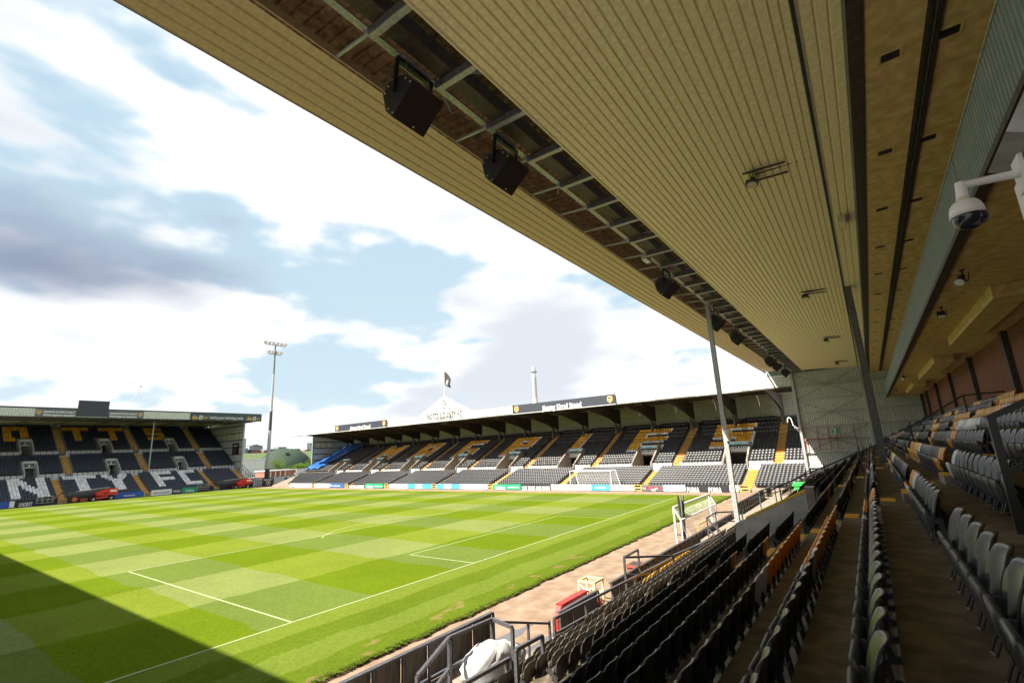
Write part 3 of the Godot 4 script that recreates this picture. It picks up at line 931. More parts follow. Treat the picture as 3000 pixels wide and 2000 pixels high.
func far_seat_mesh() -> ArrayMesh:
	var s := Shape.new()
	var cols := [-1.0, -0.55, 0.0, 0.55, 1.0]
	var rows := [[0.30, -0.08, 1.0], [0.56, -0.03, 1.0], [0.72, 0.0, 0.94], [0.745, 0.02, 0.9]]
	var at := func(u: float, r: Array, back: float) -> Vector3:
		return Vector3(u * 0.205 * float(r[2]), float(r[0]) - (0.05 * pow(absf(u), 4.0) if r[0] > 0.7 else 0.0), float(r[1]) - 0.05 * u * u + back)
	for k in 4:
		for q in 3:
			s.quad(at.call(cols[k + 1], rows[q], 0.0), at.call(cols[k], rows[q], 0.0), at.call(cols[k], rows[q + 1], 0.0), at.call(cols[k + 1], rows[q + 1], 0.0))
			s.quad(at.call(cols[k], rows[q], 0.025), at.call(cols[k + 1], rows[q], 0.025), at.call(cols[k + 1], rows[q + 1], 0.025), at.call(cols[k], rows[q + 1], 0.025))
		s.quad(at.call(cols[k + 1], rows[3], 0.0), at.call(cols[k], rows[3], 0.0), at.call(cols[k], rows[3], 0.025), at.call(cols[k + 1], rows[3], 0.025))
	s.st.set_smooth_group(1)
	s.box(Vector3(0, 0.38, -0.17), Vector3(0.37, 0.34, 0.06), Basis(Vector3.RIGHT, 0.12))
	s.st.set_smooth_group(-1)
	s.box(Vector3(-0.2, 0.16, -0.08), Vector3(0.04, 0.32, 0.12))
	return s.done()

func seat_mass(called: String, label: String, spots: Array, mesh: Mesh, mat: Material):
	var mm := MultiMesh.new()
	mm.transform_format = MultiMesh.TRANSFORM_3D
	mm.use_colors = true
	mm.mesh = mesh
	mm.instance_count = spots.size()
	for k in spots.size():
		mm.set_instance_transform(k, spots[k][0])
		mm.set_instance_color(k, spots[k][1])
	var o := MultiMeshInstance3D.new()
	o.name = called
	o.multimesh = mm
	o.material_override = mat
	add_child(o)
	o.set_meta("kind", "stuff")
	o.set_meta("label", label)
	o.set_meta("category", "seats")

func plastic(mat_like: String) -> Color:
	var v := rng.randf_range(0.8, 1.25)
	match mat_like:
		"gold":
			return Color(0.68 * v, 0.33 * v, 0.018 * v)
		"white":
			return Color(0.66 * v, 0.66 * v, 0.67 * v).clamp()
		"brown_black":
			return Color(0.058 * v, 0.050 * v, 0.043 * v)
		"blue_black":
			return Color(0.012 * v, 0.020 * v, 0.038 * v)
	return Color(0.020 * v, 0.022 * v, 0.026 * v)

# a stepped concrete bank: profile in x,y from front to back
func bank(parent: Node, called: String, x0: float, y0: float, dx: float, dy: float, n: int, base: float, length: float, at: Transform3D, mat: Material):
	var poly := PackedVector2Array()
	poly.append(Vector2(x0, base))
	for j in n:
		poly.append(Vector2(x0 + dx * j, y0 + dy * j))
		poly.append(Vector2(x0 + dx * (j + 1), y0 + dy * j))
	poly.append(Vector2(x0 + dx * n, base))
	poly.reverse()
	var s := Shape.new()
	s.st.set_smooth_group(-1)
	s.slab(poly, 0.0, length)
	put(parent, called, s.done(), mat, at)

# a run of terrace steps j0..j1 as a thin concrete shell, hollow underneath
func shell(parent: Node, x0: float, y0: float, dx: float, dy: float, j0: int, j1: int, length: float, at: Transform3D):
	var poly := PackedVector2Array()
	for j in range(j0, j1):
		poly.append(Vector2(x0 + dx * j, y0 + dy * j))
		poly.append(Vector2(x0 + dx * (j + 1), y0 + dy * j))
	poly.append(Vector2(x0 + dx * j1, y0 + dy * (j1 - 1) - 0.3))
	poly.append(Vector2(x0 + dx * j0, y0 + dy * (j0 - 1) - 0.3))
	poly.reverse()
	var s := Shape.new()
	s.st.set_smooth_group(-1)
	s.slab(poly, 0.0, length)
	put(parent, "terrace", s.done(), M.concrete, at)

func stairs(parent: Node, x0: float, y0: float, dx: float, dy: float, n: int, w: float, at: Transform3D):
	var s := Shape.new()
	s.st.set_smooth_group(-1)
	for j in n:
		s.box(Vector3(x0 + dx * (j + 0.5), y0 + dy * j - 0.02, 0), Vector3(dx, 0.06, w))
		s.box(Vector3(x0 + dx * (j + 0.78), y0 + dy * (j + 0.25), 0), Vector3(dx * 0.46, dy * 0.5, w))
	put(parent, "stairway", s.done(), M.yellow, at)

func crest(parent: Node, at: Transform3D, h: float, mat: Material):
	var poly := PackedVector2Array()
	for c in [[-0.36, 0.42], [-0.40, 0.0], [-0.30, -0.28], [0.0, -0.5], [0.30, -0.28], [0.40, 0.0], [0.36, 0.42], [0.0, 0.5]]:
		poly.append(Vector2(c[0], c[1]) * h)
	var s := Shape.new()
	s.st.set_smooth_group(-1)
	s.slab(poly, 0.03, 0.03)
	var o := put(parent, "crest", s.done(), mat, at)
	for k in 3:
		put(o, "crest_stripe", box_mesh(Vector3(h * 0.07, h * 0.36, 0.01)), M.board_black if mat != M.board_grey else M.white, Transform3D(Basis.IDENTITY, Vector3((k - 1) * h * 0.19, -h * 0.14, 0.036)))
	put(o, "crest_band", box_mesh(Vector3(h * 0.5, h * 0.14, 0.01)), M.board_black if mat != M.board_grey else M.white, Transform3D(Basis.IDENTITY, Vector3(0, h * 0.22, 0.036)))

# ---------------------------------------------------------------- the long side stand
func side_stand():
	var t := thing("side_stand", "long grandstand with gabled white fascia and gold lettered black seats", "stand", Vector3.ZERO)
	bank(t, "lower_terrace", 65.3, 0.45, 0.64, 0.205, 10, -0.1, 117.0, Transform3D(Basis.IDENTITY, Vector3(0, 0, -7.05)), M.concrete)
	shell(t, 73.2, 3.0, 0.70, 0.33, 6, 21, 117.0, Transform3D(Basis.IDENTITY, Vector3(0, 0, -7.05)))
	bc(t, "rear_wall", M.concrete, Vector3(88.0, -0.1, -124), Vector3(88.25, 7.5, -7.05))
	bc(t, "undercroft_wall", M.concrete, Vector3(73.3, -0.1, -7.2), Vector3(88.0, 2.6, -7.06))
	bc(t, "undercroft_wall", M.concrete, Vector3(73.3, -0.1, -124), Vector3(88.0, 2.6, -123.85))
	bc(t, "gangway_floor", M.pale_concrete, Vector3(71.7, -0.1, -124), Vector3(73.2, 2.42, -7.05))
	bc(t, "front_step", M.concrete, Vector3(64.75, -0.05, -118), Vector3(65.3, 0.30, -7.05))
	var zv := []
	var za := []
	for k in 8:
		zv.append(-15.7 - 13.45 * k)
		za.append(-10.4 - 13.52 * k)
	var zl := [-13.1, -26.15, -39.4, -52.7, -65.8, -79.2, -92.2, -105.6]
	for k in 8:
		stairs(t, 73.2, 3.0, 0.70, 0.33, 17, 1.05, Transform3D(Basis.IDENTITY, Vector3(0, 0, za[k])))
		stairs(t, 65.3, 0.45, 0.64, 0.205, 9, 1.05, Transform3D(Basis.IDENTITY, Vector3(0, 0, zl[k])))
		var spans := [[za[k] - 0.55, zv[k] + 1.75]]
		if k < 7:
			spans.append([zv[k] - 1.75, za[k + 1] + 0.55])
		for s in spans:
			bc(t, "gangway_wall", M.white_sheet, Vector3(73.0, 2.42, s[1]), Vector3(73.17, 3.32, s[0]))
			gangway_rail(t, s[0] + 0.05, s[1] - 0.05)
		vomitory(t, zv[k], 8 - k)
		var hi: float = zv[k - 1] - 1.66 if k > 0 else -7.05
		shell(t, 73.2, 3.0, 0.70, 0.33, 0, 6, hi - (zv[k] + 1.66), Transform3D(Basis.IDENTITY, Vector3(0, 0, hi)))
		if k == 7:
			shell(t, 73.2, 3.0, 0.70, 0.33, 0, 6, zv[k] - 1.66 + 124.0, Transform3D(Basis.IDENTITY, Vector3(0, 0, zv[k] - 1.66)))
	bc(t, "gangway_wall", M.white_sheet, Vector3(73.0, 2.42, -9.8), Vector3(73.17, 3.32, -7.1))
	# columns, cranked roof beams, purlins
	var arm := Shape.new()
	arm.st.set_smooth_group(-1)
	arm.slab(PackedVector2Array([Vector2(86.5, 10.1), Vector2(86.5, 12.86), Vector2(70.25, 12.92), Vector2(70.25, 12.62), Vector2(78.0, 11.75), Vector2(82.5, 10.9), Vector2(84.0, 10.35)]), 0.14, 0.28)
	var am := arm.done()
	for k in 17:
		var z := -10.43 - 6.87 * k
		put(t, "roof_beam", am, M.brown_steel, Transform3D(Basis.IDENTITY, Vector3(0, 0, z)))
		bc(t, "column", M.steel, Vector3(84.15, 7.9, z - 0.13), Vector3(84.42, 10.7, z + 0.13))
		bc(t, "column", M.steel, Vector3(86.1, 9.0, z - 0.13), Vector3(86.38, 10.4, z + 0.13))
		bar(t, "column_brace", M.steel, Vector3(84.3, 10.3, z), Vector3(86.1, 8.7, z), 0.12, 0.12)
		if k % 2 == 1:
			var fl := bx(t, "slung_floodlight", M.brown_steel, Vector3(71.6, 12.35, z + 2.9), Vector3(0.5, 0.5, 1.3))
	for x in [71.5, 73.9, 76.4, 77.95, 79.65, 81.5, 83.6]:
		bc(t, "purlin", M.brown_steel, Vector3(x - 0.06, 12.93, -123.8), Vector3(x + 0.06, 13.1, -7.2))
	# roof in bands, three of them letting daylight through
	var bands := [[70.2, 76.6, 0], [76.6, 77.6, 1], [77.6, 78.3, 0], [78.3, 79.3, 1], [79.3, 80.0, 0], [80.0, 81.0, 1], [81.0, 82.4, 0], [82.4, 82.75, 1], [82.75, 86.4, 0]]
	for k in 17:
		var z := -10.43 - 6.87 * k
		for b in bands:
			if b[2] == 0:
				bc(t, "roof_sheet", M.cream_wall, Vector3(b[0], 13.12, z - 3.435), Vector3(b[1], 13.17, z + 3.435))
			else:
				for q in 3:
					bc(t, "rooflight", M.rooflight, Vector3(b[0], 13.125, z - 3.435 + 2.29 * q), Vector3(b[1], 13.145, z - 3.435 + 2.29 * q + 2.289))
	var curve := [Vector2(86.4, 13.12), Vector2(87.3, 12.75), Vector2(87.85, 12.1), Vector2(88.05, 11.3)]
	for k in 3:
		var a: Vector2 = curve[k]
		var b: Vector2 = curve[k + 1]
		for q in 17:
			var z := -10.43 - 6.87 * q
			var d := (b - a)
			bx(t, "curved_eave", M.cream_wall, Vector3((a.x + b.x) * 0.5, (a.y + b.y) * 0.5, z), Vector3(d.length() + 0.03, 0.05, 6.84), Basis(Vector3(0, 0, 1), atan2(d.y, d.x)))
	for q in 17:
		var z := -10.43 - 6.87 * q
		bc(t, "back_wall_panel", M.cream_wall, Vector3(88.0, 7.5, z - 3.43), Vector3(88.15, 11.35, z + 3.43))
		if q % 3 != 1:
			bc(t, "wall_hatch", M.tin, Vector3(87.93, 9.75, z - 2.2), Vector3(87.995, 10.35, z - 1.75))
	side_fascia(t)
	# far end wall with its three panes
	for k in 5:
		for j in 6:
			bc(t, "end_wall_panel", M.grey_sheet, Vector3(76.1 + 2.4 * k, 2.9 + 1.6 * j, -124.1), Vector3(78.46 + 2.4 * k, 4.46 + 1.6 * j, -123.95))
	for k in 7:
		bc(t, "end_wall_rail", M.dark_steel, Vector3(75.9, 2.74 + 1.6 * k, -123.94), Vector3(88, 2.9 + 1.6 * k, -123.8))
	for k in 3:
		bc(t, "end_window", M.glow_pane, Vector3(76.9 + 1.75 * k, 9.4, -123.94), Vector3(77.8 + 1.75 * k, 10.7, -123.9))
	bc(t, "end_post", M.green_sheet, Vector3(75.75, 0.5, -124.2), Vector3(76.05, 12.6, -123.8))
	bc(t, "end_post", M.dark_steel, Vector3(87.6, 7.5, -124.0), Vector3(88.0, 12.6, -123.6))
	# raking end rail of the lower tier
	var lastp := Vector3.ZERO
	for k in 8:
		var x := 70.0 + 0.85 * k
		var y := 0.45 + (x - 65.3) * 0.34
		bar(t, "end_rail_post", M.black_paint, Vector3(x, y - 0.9, -123.6), Vector3(x, y + 1.15, -123.6), 0.06, 0.06)
		var p := Vector3(x, y + 1.15, -123.6)
		if k > 0:
			bar(t, "end_rail", M.black_paint, lastp, p, 0.06, 0.06)
			bar(t, "end_rail", M.black_paint, lastp - Vector3(0, 0.9, 0), p - Vector3(0, 0.9, 0), 0.05, 0.05)
		lastp = p
	# seats
	var spots := []
	var turn := Basis(Vector3.UP, PI / 2)
	for j in 10:
		var z := -7.3
		while z > -117.0 - 0.6 * j:
			var skip := false
			for a in zl:
				if absf(z - a) < 0.75:
					skip = true
			if not skip:
				spots.append([Transform3D(turn, Vector3(65.3 + 0.64 * j + 0.55, 0.45 + 0.205 * j, z)), plastic("black")])
			z -= 0.43
	var names := "SEIPGAM"
	for j in 19:
		var x := 73.2 + 0.70 * j
		var z := -7.3
		while z > -123.6:
			var skip := false
			for a in za:
				if absf(z - a) < 0.75 and j < 17:
					skip = true
			for v in zv:
				if absf(z - v) < 1.95 and j < 6:
					skip = true
			if j >= 15:
				for k in 17:
					if absf(z + 10.43 + 6.87 * k) < (0.8 if j > 16 else 0.3):
						skip = true
			if j == 18 and int(floor(-z)) % 7 == 2:
				skip = true
			if not skip:
				var kind := "black"
				for k in 7:
					var half := 2.7 if names[k] != "M" else 3.3
					var u := (z - (-17.1 - 13.5 * k) + half) / (2.0 * half)
					var v := (15.6 - j) / 10.0
					if inked(names[k], u, v):
						kind = "gold"
						break
					if inked(names[k], u - 0.43 / (2 * half), v) or inked(names[k], u, v - 0.1):
						kind = "white"
						break
				spots.append([Transform3D(turn, Vector3(x + 0.60, 3.0 + 0.33 * j, z)), plastic(kind)])
			z -= 0.43
	seat_mass("side_stand_seats", "rows of black seats with gold letters under the gabled fascia", spots, far_seat_mesh(), M.plastic)
	# blue tarpaulin over the far corner seats
	var tp := thing("blue_tarpaulin", "crumpled blue tarpaulin spread over seats at the stand's end", "tarpaulin", Vector3.ZERO)
	var s := Shape.new()
	var wv := fbm(61, 0.45, 4)
	var pt := func(i: int, j: int) -> Vector3:
		var u := i / 16.0
		var v := j / 30.0
		var x := lerpf(73.6, 87.0, v)
		var z := lerpf(-123.4, -117.6 + 3.0 * v, u)
		return Vector3(x, 3.0 + (x - 73.2) * 0.471 + 0.72 + 0.32 * wv.get_noise_2d(x * 1.3, z * 1.3) + 0.10 * wv.get_noise_2d(x * 5.0, z * 5.0), z)
	for i in 16:
		for j in 30:
			s.quad(pt.call(i, j), pt.call(i + 1, j), pt.call(i + 1, j + 1), pt.call(i, j + 1))
	put(tp, "sheet", s.done(), M.tarp)

func gangway_rail(t: Node, z0: float, z1: float):
	var n := maxi(2, int(absf(z1 - z0) / 0.62))
	bar(t, "gangway_rail", M.black_paint, Vector3(73.08, 4.15, z0), Vector3(73.08, 4.15, z1), 0.05, 0.05)
	bar(t, "gangway_rail", M.black_paint, Vector3(73.08, 3.50, z0), Vector3(73.08, 3.50, z1), 0.04, 0.04)
	var s := Shape.new()
	s.st.set_smooth_group(-1)
	for k in n + 1:
		var z := lerpf(z0, z1, float(k) / n)
		s.box(Vector3(72.95, 3.62, z), Vector3(0.05, 1.1, 0.05))
	put(t, "rail_balusters", s.done(), M.black_paint)

func vomitory(t: Node, z: float, number: int):
	var cheek := Shape.new()
	cheek.st.set_smooth_group(-1)
	cheek.slab(PackedVector2Array([Vector2(72.8, 2.42), Vector2(77.6, 2.42), Vector2(77.6, 5.95), Vector2(76.9, 5.95), Vector2(72.8, 3.35)]), 0.11, 0.22)
	var m := cheek.done()
	put(t, "exit_cheek", m, M.concrete, Transform3D(Basis.IDENTITY, Vector3(0, 0, z + 1.55)))
	put(t, "exit_cheek", m, M.concrete, Transform3D(Basis.IDENTITY, Vector3(0, 0, z - 1.55)))
	bc(t, "exit_floor", M.concrete, Vector3(73.2, 2.30, z - 1.44), Vector3(77.5, 2.46, z + 1.44))
	bc(t, "passage_floor", M.concrete, Vector3(77.5, 2.26, z - 1.44), Vector3(87.9, 2.42, z + 1.44))
	var h := bc(t, "exit_header", M.white_sheet, Vector3(76.9, 4.55, z - 1.44), Vector3(77.2, 6.0, z + 1.44))
	put(h, "exit_plate", box_mesh(Vector3(0.03, 0.36, 2.3)), M.pale_blue, Transform3D(Basis.IDENTITY, Vector3(-0.17, 0.48, 0)))
	put(h, "exit_plate", box_mesh(Vector3(0.03, 0.50, 2.6)), M.board_black, Transform3D(Basis.IDENTITY, Vector3(-0.17, 0.0, 0)))
	words(h, "EXIT %d EXIT" % number, M.white, Transform3D(SIDE, Vector3(-0.19, -0.17, 0)), 0.34, 2.3)
	words(h, "EXIT", M.green, Transform3D(SIDE, Vector3(-0.19, 0.38, 0)), 0.22, 1.0)

func side_fascia(t: Node):
	var y0 := 12.5
	var y1 := 13.95
	var seg := [[-124.5, -121.8, M.grey_sheet], [-121.8, -116.8, M.white_sheet], [-116.8, -111.2, M.grey_sheet], [-111.2, -104.7, M.white_sheet], [-85.4, -77.9, M.grey_sheet], [-31.0, -24.9, M.white_sheet], [-19.0, -12.9, M.white_sheet]]
	for s in seg:
		bc(t, "fascia_panel", s[2], Vector3(69.95, y0, s[0] + 0.01), Vector3(70.1, y1, s[1] - 0.01))
	for s in [[-60.4, -50.93], [-24.9, -19.0], [-12.9, -6.8]]:
		var w: float = s[1] - s[0]
		put(t, "ribbed_fascia", rib_sheet(w, y1 - y0 - 0.05, 0.30, 0.05, 0.55), M.grey_sheet, Transform3D(SIDE, Vector3(70.05, (y0 + y1) * 0.5 + 0.04, (s[0] + s[1]) * 0.5)))
	bc(t, "fascia_backing", M.grey_sheet, Vector3(70.11, y0 + 0.02, -124.4), Vector3(70.19, y1 - 0.02, -6.85))
	bc(t, "fascia_trim", M.brown_steel, Vector3(69.9, y0 - 0.12, -124.5), Vector3(70.24, y0 - 0.005, -6.8))
	var g := Shape.new()
	g.st.set_smooth_group(-1)
	g.slab(PackedVector2Array([Vector2(-9.85, 12.5), Vector2(9.85, 12.5), Vector2(9.85, 12.72), Vector2(0.35, 17.4), Vector2(-0.35, 17.4), Vector2(-9.85, 12.72)]), 0.0, 0.2)
	var ga := put(t, "gable", g.done(), M.white_sheet, Transform3D(SIDE, Vector3(69.82, 0, -68.0)))
	words(ga, "NOTTS COUNTY FC", M.board_black, Transform3D(Basis.IDENTITY, Vector3(0.0, 13.62, 0.012)), 1.15, 9.6, "Droid Sans", true)
	words(ga, "FOUNDED 1862", M.board_grey, Transform3D(Basis.IDENTITY, Vector3(0.0, 12.95, 0.012)), 0.6, 5.2, "Droid Sans", true)
	crest(ga, Transform3D(Basis.IDENTITY, Vector3(0.0, 15.75, 0.0)), 1.7, M.board_grey)
	for s in [[-104.67, -85.43], [-50.93, -31.0]]:
		var c: float = (s[0] + s[1]) * 0.5
		var w: float = s[1] - s[0]
		var b := thing("stand_name_sign", "dark name sign on the long fascia, " + ("between gable and tarpaulin end" if c < -68 else "beside the tall metal flue"), "sign", Vector3(69.80, 13.28, c), 0.0, "name signs on the gabled stand")
		b.basis = SIDE
		bx(b, "panel", M.board_navy, Vector3.ZERO, Vector3(w, 1.52, 0.12))
		bx(b, "lower_edge", M.white, Vector3(0, -0.80, 0), Vector3(w, 0.07, 0.14))
		words(b, "Jimmy Sirrel Stand", M.white, Transform3D(Basis.IDENTITY, Vector3(0.2, -0.30, 0.07)), 0.80, 7.6)
		crest(b, Transform3D(Basis.IDENTITY, Vector3(-w * 0.5 + 0.9, 0, 0.06)), 1.15, M.crest)
		crest(b, Transform3D(Basis.IDENTITY, Vector3(w * 0.5 - 0.95, 0, 0.06)), 1.15, M.crest)

# ---------------------------------------------------------------- the far end stand
const TIERS := [[-130.9, 0.8, 0.74, 0.33, 12], [-141.2, 5.72, 0.66, 0.40, 10], [-149.7, 10.75, 0.73, 0.435, 15]]

func far_stand():
	var t := thing("far_stand", "three tier far stand with dark blue seats and lettered rows", "stand", Vector3.ZERO)
	var back := Transform3D(Basis(Vector3(0, 0, -1), Vector3.UP, Vector3(1, 0, 0)), Vector3(63.6, 0, 0))   # local x to -z
	var vx := [[9.6, 23.4, 37.2, 51.0], [9.6, 23.5, 37.4, 51.3]]
	for q in 3:
		var a: Array = TIERS[q]
		bank(t, "terrace_side", -a[0], a[1] - 0.02, a[2], a[3], a[4], -0.1, 0.12, Transform3D(back.basis, Vector3(63.61, 0, 0)), M.concrete)
		if q == 0:
			bank(t, "terrace", -a[0], a[1], a[2], a[3], a[4], -0.1, 61.4, Transform3D(back.basis, Vector3(63.48, 0, 0)), M.concrete)
			continue
		shell(t, -a[0], a[1], a[2], a[3], 7, a[4], 61.4, Transform3D(back.basis, Vector3(63.48, 0, 0)))
		var right := 63.48
		for k in [3, 2, 1, 0, -1]:
			var left: float = vx[q - 1][k] + 1.14 if k >= 0 else 2.0
			shell(t, -a[0], a[1], a[2], a[3], 0, 7, right - left, Transform3D(back.basis, Vector3(right, 0, 0)))
			if k >= 0:
				right = vx[q - 1][k] - 1.14
	bc(t, "rear_wall", M.concrete, Vector3(2, -0.1, -163.2), Vector3(63.6, 15.0, -162.9))
	bc(t, "gangway_floor", M.pale_concrete, Vector3(2, -0.1, -141.2), Vector3(63.6, 4.78, -139.78))
	bc(t, "gangway_floor", M.pale_concrete, Vector3(2, -0.1, -149.7), Vector3(63.6, 9.72, -147.8))
	var a1 := [12.8, 26.7, 40.6, 54.3, 62.4]
	var a2 := [15.4, 29.3, 43.2, 57.0]
	for x in a1:
		stairs(t, 130.9, 0.8, 0.74, 0.33, 12, 1.1, Transform3D(Basis(Vector3(0, 0, -1), Vector3.UP, Vector3(1, 0, 0)), Vector3(x, 0, 0)))
	for x in a2:
		stairs(t, 141.2, 5.72, 0.66, 0.40, 10, 1.1, Transform3D(Basis(Vector3(0, 0, -1), Vector3.UP, Vector3(1, 0, 0)), Vector3(x, 0, 0)))
		stairs(t, 149.7, 10.75, 0.73, 0.435, 13, 1.1, Transform3D(Basis(Vector3(0, 0, -1), Vector3.UP, Vector3(1, 0, 0)), Vector3(x, 0, 0)))
	for q in 2:
		var z: float = [-141.05, -149.55][q]
		var y: float = [4.78, 9.72][q]
		var edges := [2.0]
		for k in 4:
			edges.append_array([vx[q][k] - 1.15, vx[q][k] + 1.15, a2[k] - 0.55, a2[k] + 0.55])
			far_exit(t, vx[q][k], y, z, [10 - k, 2 + k][q])
		edges.append(63.5)
		for k in range(0, edges.size() - 1, 2):
			bc(t, "gangway_wall", M.white_sheet, Vector3(edges[k], y, z - 0.12), Vector3(edges[k + 1], y + 0.96, z))
			bar(t, "gangway_rail", M.black_paint, Vector3(edges[k], y + 1.75, z + 0.05), Vector3(edges[k + 1], y + 1.75, z + 0.05), 0.05, 0.05)
			var s := Shape.new()
			s.st.set_smooth_group(-1)
			var n := maxi(1, int((edges[k + 1] - edges[k]) / 0.85))
			for j in n + 1:
				s.box(Vector3(lerpf(edges[k], edges[k + 1], float(j) / n), y + 0.9, z + 0.09), Vector3(0.08, 1.7, 0.06))
			put(t, "rail_balusters", s.done(), M.black_paint)
	# roof, fascia, back wall
	bc(t, "roof_deck", M.steel, Vector3(2, 18.9, -163), Vector3(66, 19.05, -133.5))
	bc(t, "roof_soffit", M.cream_wall, Vector3(2, 17.35, -163), Vector3(65.9, 17.45, -146))
	bc(t, "roof_soffit", M.steel, Vector3(2, 17.16, -146), Vector3(65.9, 17.26, -133.7))
	bc(t, "back_wall", M.cream_wall, Vector3(2, 15.0, -163.2), Vector3(63.6, 18.9, -162.9))
	for k in 8:
		var x := 15.1 + 6.97 * k
		bc(t, "column", M.steel, Vector3(x - 0.2, 16.4, -159.6), Vector3(x + 0.2, 18.4, -159.1))
		bar(t, "roof_beam", M.steel, Vector3(x, 17.6, -160.0), Vector3(x, 17.0, -134.2), 0.3, 0.5)
	var rib := rib_sheet(8.0, 1.62, 0.4, 0.08, 0.55)
	for k in 8:
		put(t, "ribbed_fascia", rib, M.grey_sheet, Transform3D(Basis.IDENTITY, Vector3(6.0 + 8.0 * k, 17.95, -133.55)))
	bc(t, "fascia_trim", M.dark_steel, Vector3(2, 17.02, -133.75), Vector3(66.0, 17.13, -133.35))
	bc(t, "fascia_end", M.board_teal, Vector3(65.9, 17.13, -140), Vector3(66.02, 18.8, -133.5))
	# end wall panels stepped above the rows, with windows and a poster
	for k in 9:
		var z0 := -137.9 - 2.5 * k
		var floor_y := 4.2 if z0 > -141 else (5.4 + (-z0 - 141) * 0.62 if z0 > -149 else 10.3 + (-z0 - 149.7) * 0.6)
		var y := 2.9
		while y < 17.0:
			if y + 1.9 > floor_y:
				bc(t, "end_wall_panel", M.grey_sheet, Vector3(63.65, y, z0 - 2.46), Vector3(63.8, minf(y + 1.86, 17.1), z0))
			y += 1.9
	for k in 7:
		bc(t, "end_wall_rail", M.dark_steel, Vector3(63.5, 4.70 + 1.9 * k, -160), Vector3(63.64, 4.88 + 1.9 * k, -137.8))
	bc(t, "end_post", M.galv, Vector3(63.45, 0.4, -138.0), Vector3(63.85, 17.1, -137.6))
	for z in [-139.2, -141.6, -146.2, -148.9]:
		bc(t, "end_window", M.glow_pane, Vector3(63.58, 12.9, z - 0.5), Vector3(63.66, 14.8, z + 0.5))
	var ps := bc(t, "poster", M.board_black, Vector3(63.44, 8.5, -143.2), Vector3(63.5, 11.6, -139.6))
	put(ps, "poster_figure", box_mesh(Vector3(0.02, 1.5, 0.9)), M.red_brown, Transform3D(Basis.IDENTITY, Vector3(-0.04, -0.4, -0.3)))
	words(ps, "NOTTS", M.white, Transform3D(SIDE, Vector3(-0.04, 0.85, 0)), 0.5, 2.2)
	var pl := thing("far_stand_pole", "thin grey pole in front of the lettered far stand seats", "pole", Vector3(43.4, 5.2, -139.9))
	tube(pl, "shaft", M.galv, Vector3.ZERO, Vector3(0, 11.9, 0), 0.16, 10)
	bx(pl, "head_bracket", M.green_sheet, Vector3(0, 11.5, 0), Vector3(0.5, 0.9, 0.4))
	# raking rail down the near end
	var last := Vector3.ZERO
	for k in 9:
		var z := -138.2 + 0.95 * k
		var y := 4.4 - (z + 138.2) * 0.47
		bar(t, "end_rail_post", M.black_paint, Vector3(64.2, y - 0.8, z), Vector3(64.2, y + 1.4, z), 0.07, 0.07)
		var p := Vector3(64.2, y + 1.4, z)
		if k > 0:
			bar(t, "end_rail", M.black_paint, last, p, 0.07, 0.07)
			bar(t, "end_rail", M.black_paint, last - Vector3(0, 1.1, 0), p - Vector3(0, 1.1, 0), 0.06, 0.06)
		last = p
	# seats
	var spots := []
	var turn := Basis(Vector3.UP, PI)
	var gold := [["O", 20.1, 24.2], ["T", 30.3, 35.5], ["T", 37.2, 42.4], ["S", 46.9, 50.8]]
	var white := [["N", 19.6, 25.4], ["T", 28.1, 33.4], ["Y", 34.1, 39.3], ["F", 43.8, 47.9], ["C", 48.9, 53.0]]
	for q in 3:
		var a: Array = TIERS[q]
		for j in a[4]:
			var x := 13.0
			while x < 63.2:
				var skip := false
				for ax in (a1 if q == 0 else a2):
					if absf(x - ax) < 0.78:
						skip = true
				if q > 0 and j < 7:
					for v in vx[q - 1]:
						if absf(x - v) < 1.4:
							skip = true
				if not skip:
					var kind := "blue_black"
					if q == 2:
						for l in gold:
							if inked(l[0], (x - l[1]) / (l[2] - l[1]), (12.6 - j) / 8.0):
								kind = "gold"
					elif q == 0:
						for l in white:
							if inked(l[0], (x - l[1]) / (l[2] - l[1]), (11.6 - j) / (11.0 if l[0] == "N" else 9.6)):
								kind = "white"
					spots.append([Transform3D(turn, Vector3(x, a[1] + a[3] * j, a[0] - a[2] * j - 0.55)), plastic(kind)])
				x += 0.46
	seat_mass("far_stand_seats", "dark blue seats with white and gold letters in the far stand", spots, far_seat_mesh(), M.plastic)
	far_fascia_signs()

func far_exit(t: Node, x: float, y: float, z: float, number: int):
	var cheek := Shape.new()
	cheek.st.set_smooth_group(-1)
	cheek.slab(PackedVector2Array([Vector2(-0.2, 0.0), Vector2(5.2, 0.0), Vector2(5.2, 3.75), Vector2(3.3, 3.75), Vector2(-0.2, 1.3)]), 0.09, 0.18)
	var m := cheek.done()
	var b := Basis(Vector3(0, 0, -1), Vector3.UP, Vector3(1, 0, 0))
	put(t, "exit_cheek", m, M.pale_concrete, Transform3D(b, Vector3(x - 1.05, y, z)))
	put(t, "exit_cheek", m, M.pale_concrete, Transform3D(b, Vector3(x + 1.05, y, z)))
	bc(t, "exit_floor", M.concrete, Vector3(x - 0.95, y - 0.1, z - 4.1), Vector3(x + 0.95, y + 0.03, z))
	bc(t, "passage_floor", M.concrete, Vector3(x - 0.95, y - 0.3, z - 11.0), Vector3(x + 0.95, y - 0.1, z - 4.1))
	var h := bc(t, "exit_header", M.white_sheet, Vector3(x - 0.95, y + 2.35, z - 3.6), Vector3(x + 0.95, y + 3.85, z - 3.35))
	put(h, "exit_plate", box_mesh(Vector3(1.6, 0.7, 0.03)), M.board_grey, Transform3D(Basis.IDENTITY, Vector3(0, -0.1, 0.14)))
	words(h, "%d" % number, M.white, Transform3D(Basis.IDENTITY, Vector3(0, -0.28, 0.16)), 0.5)

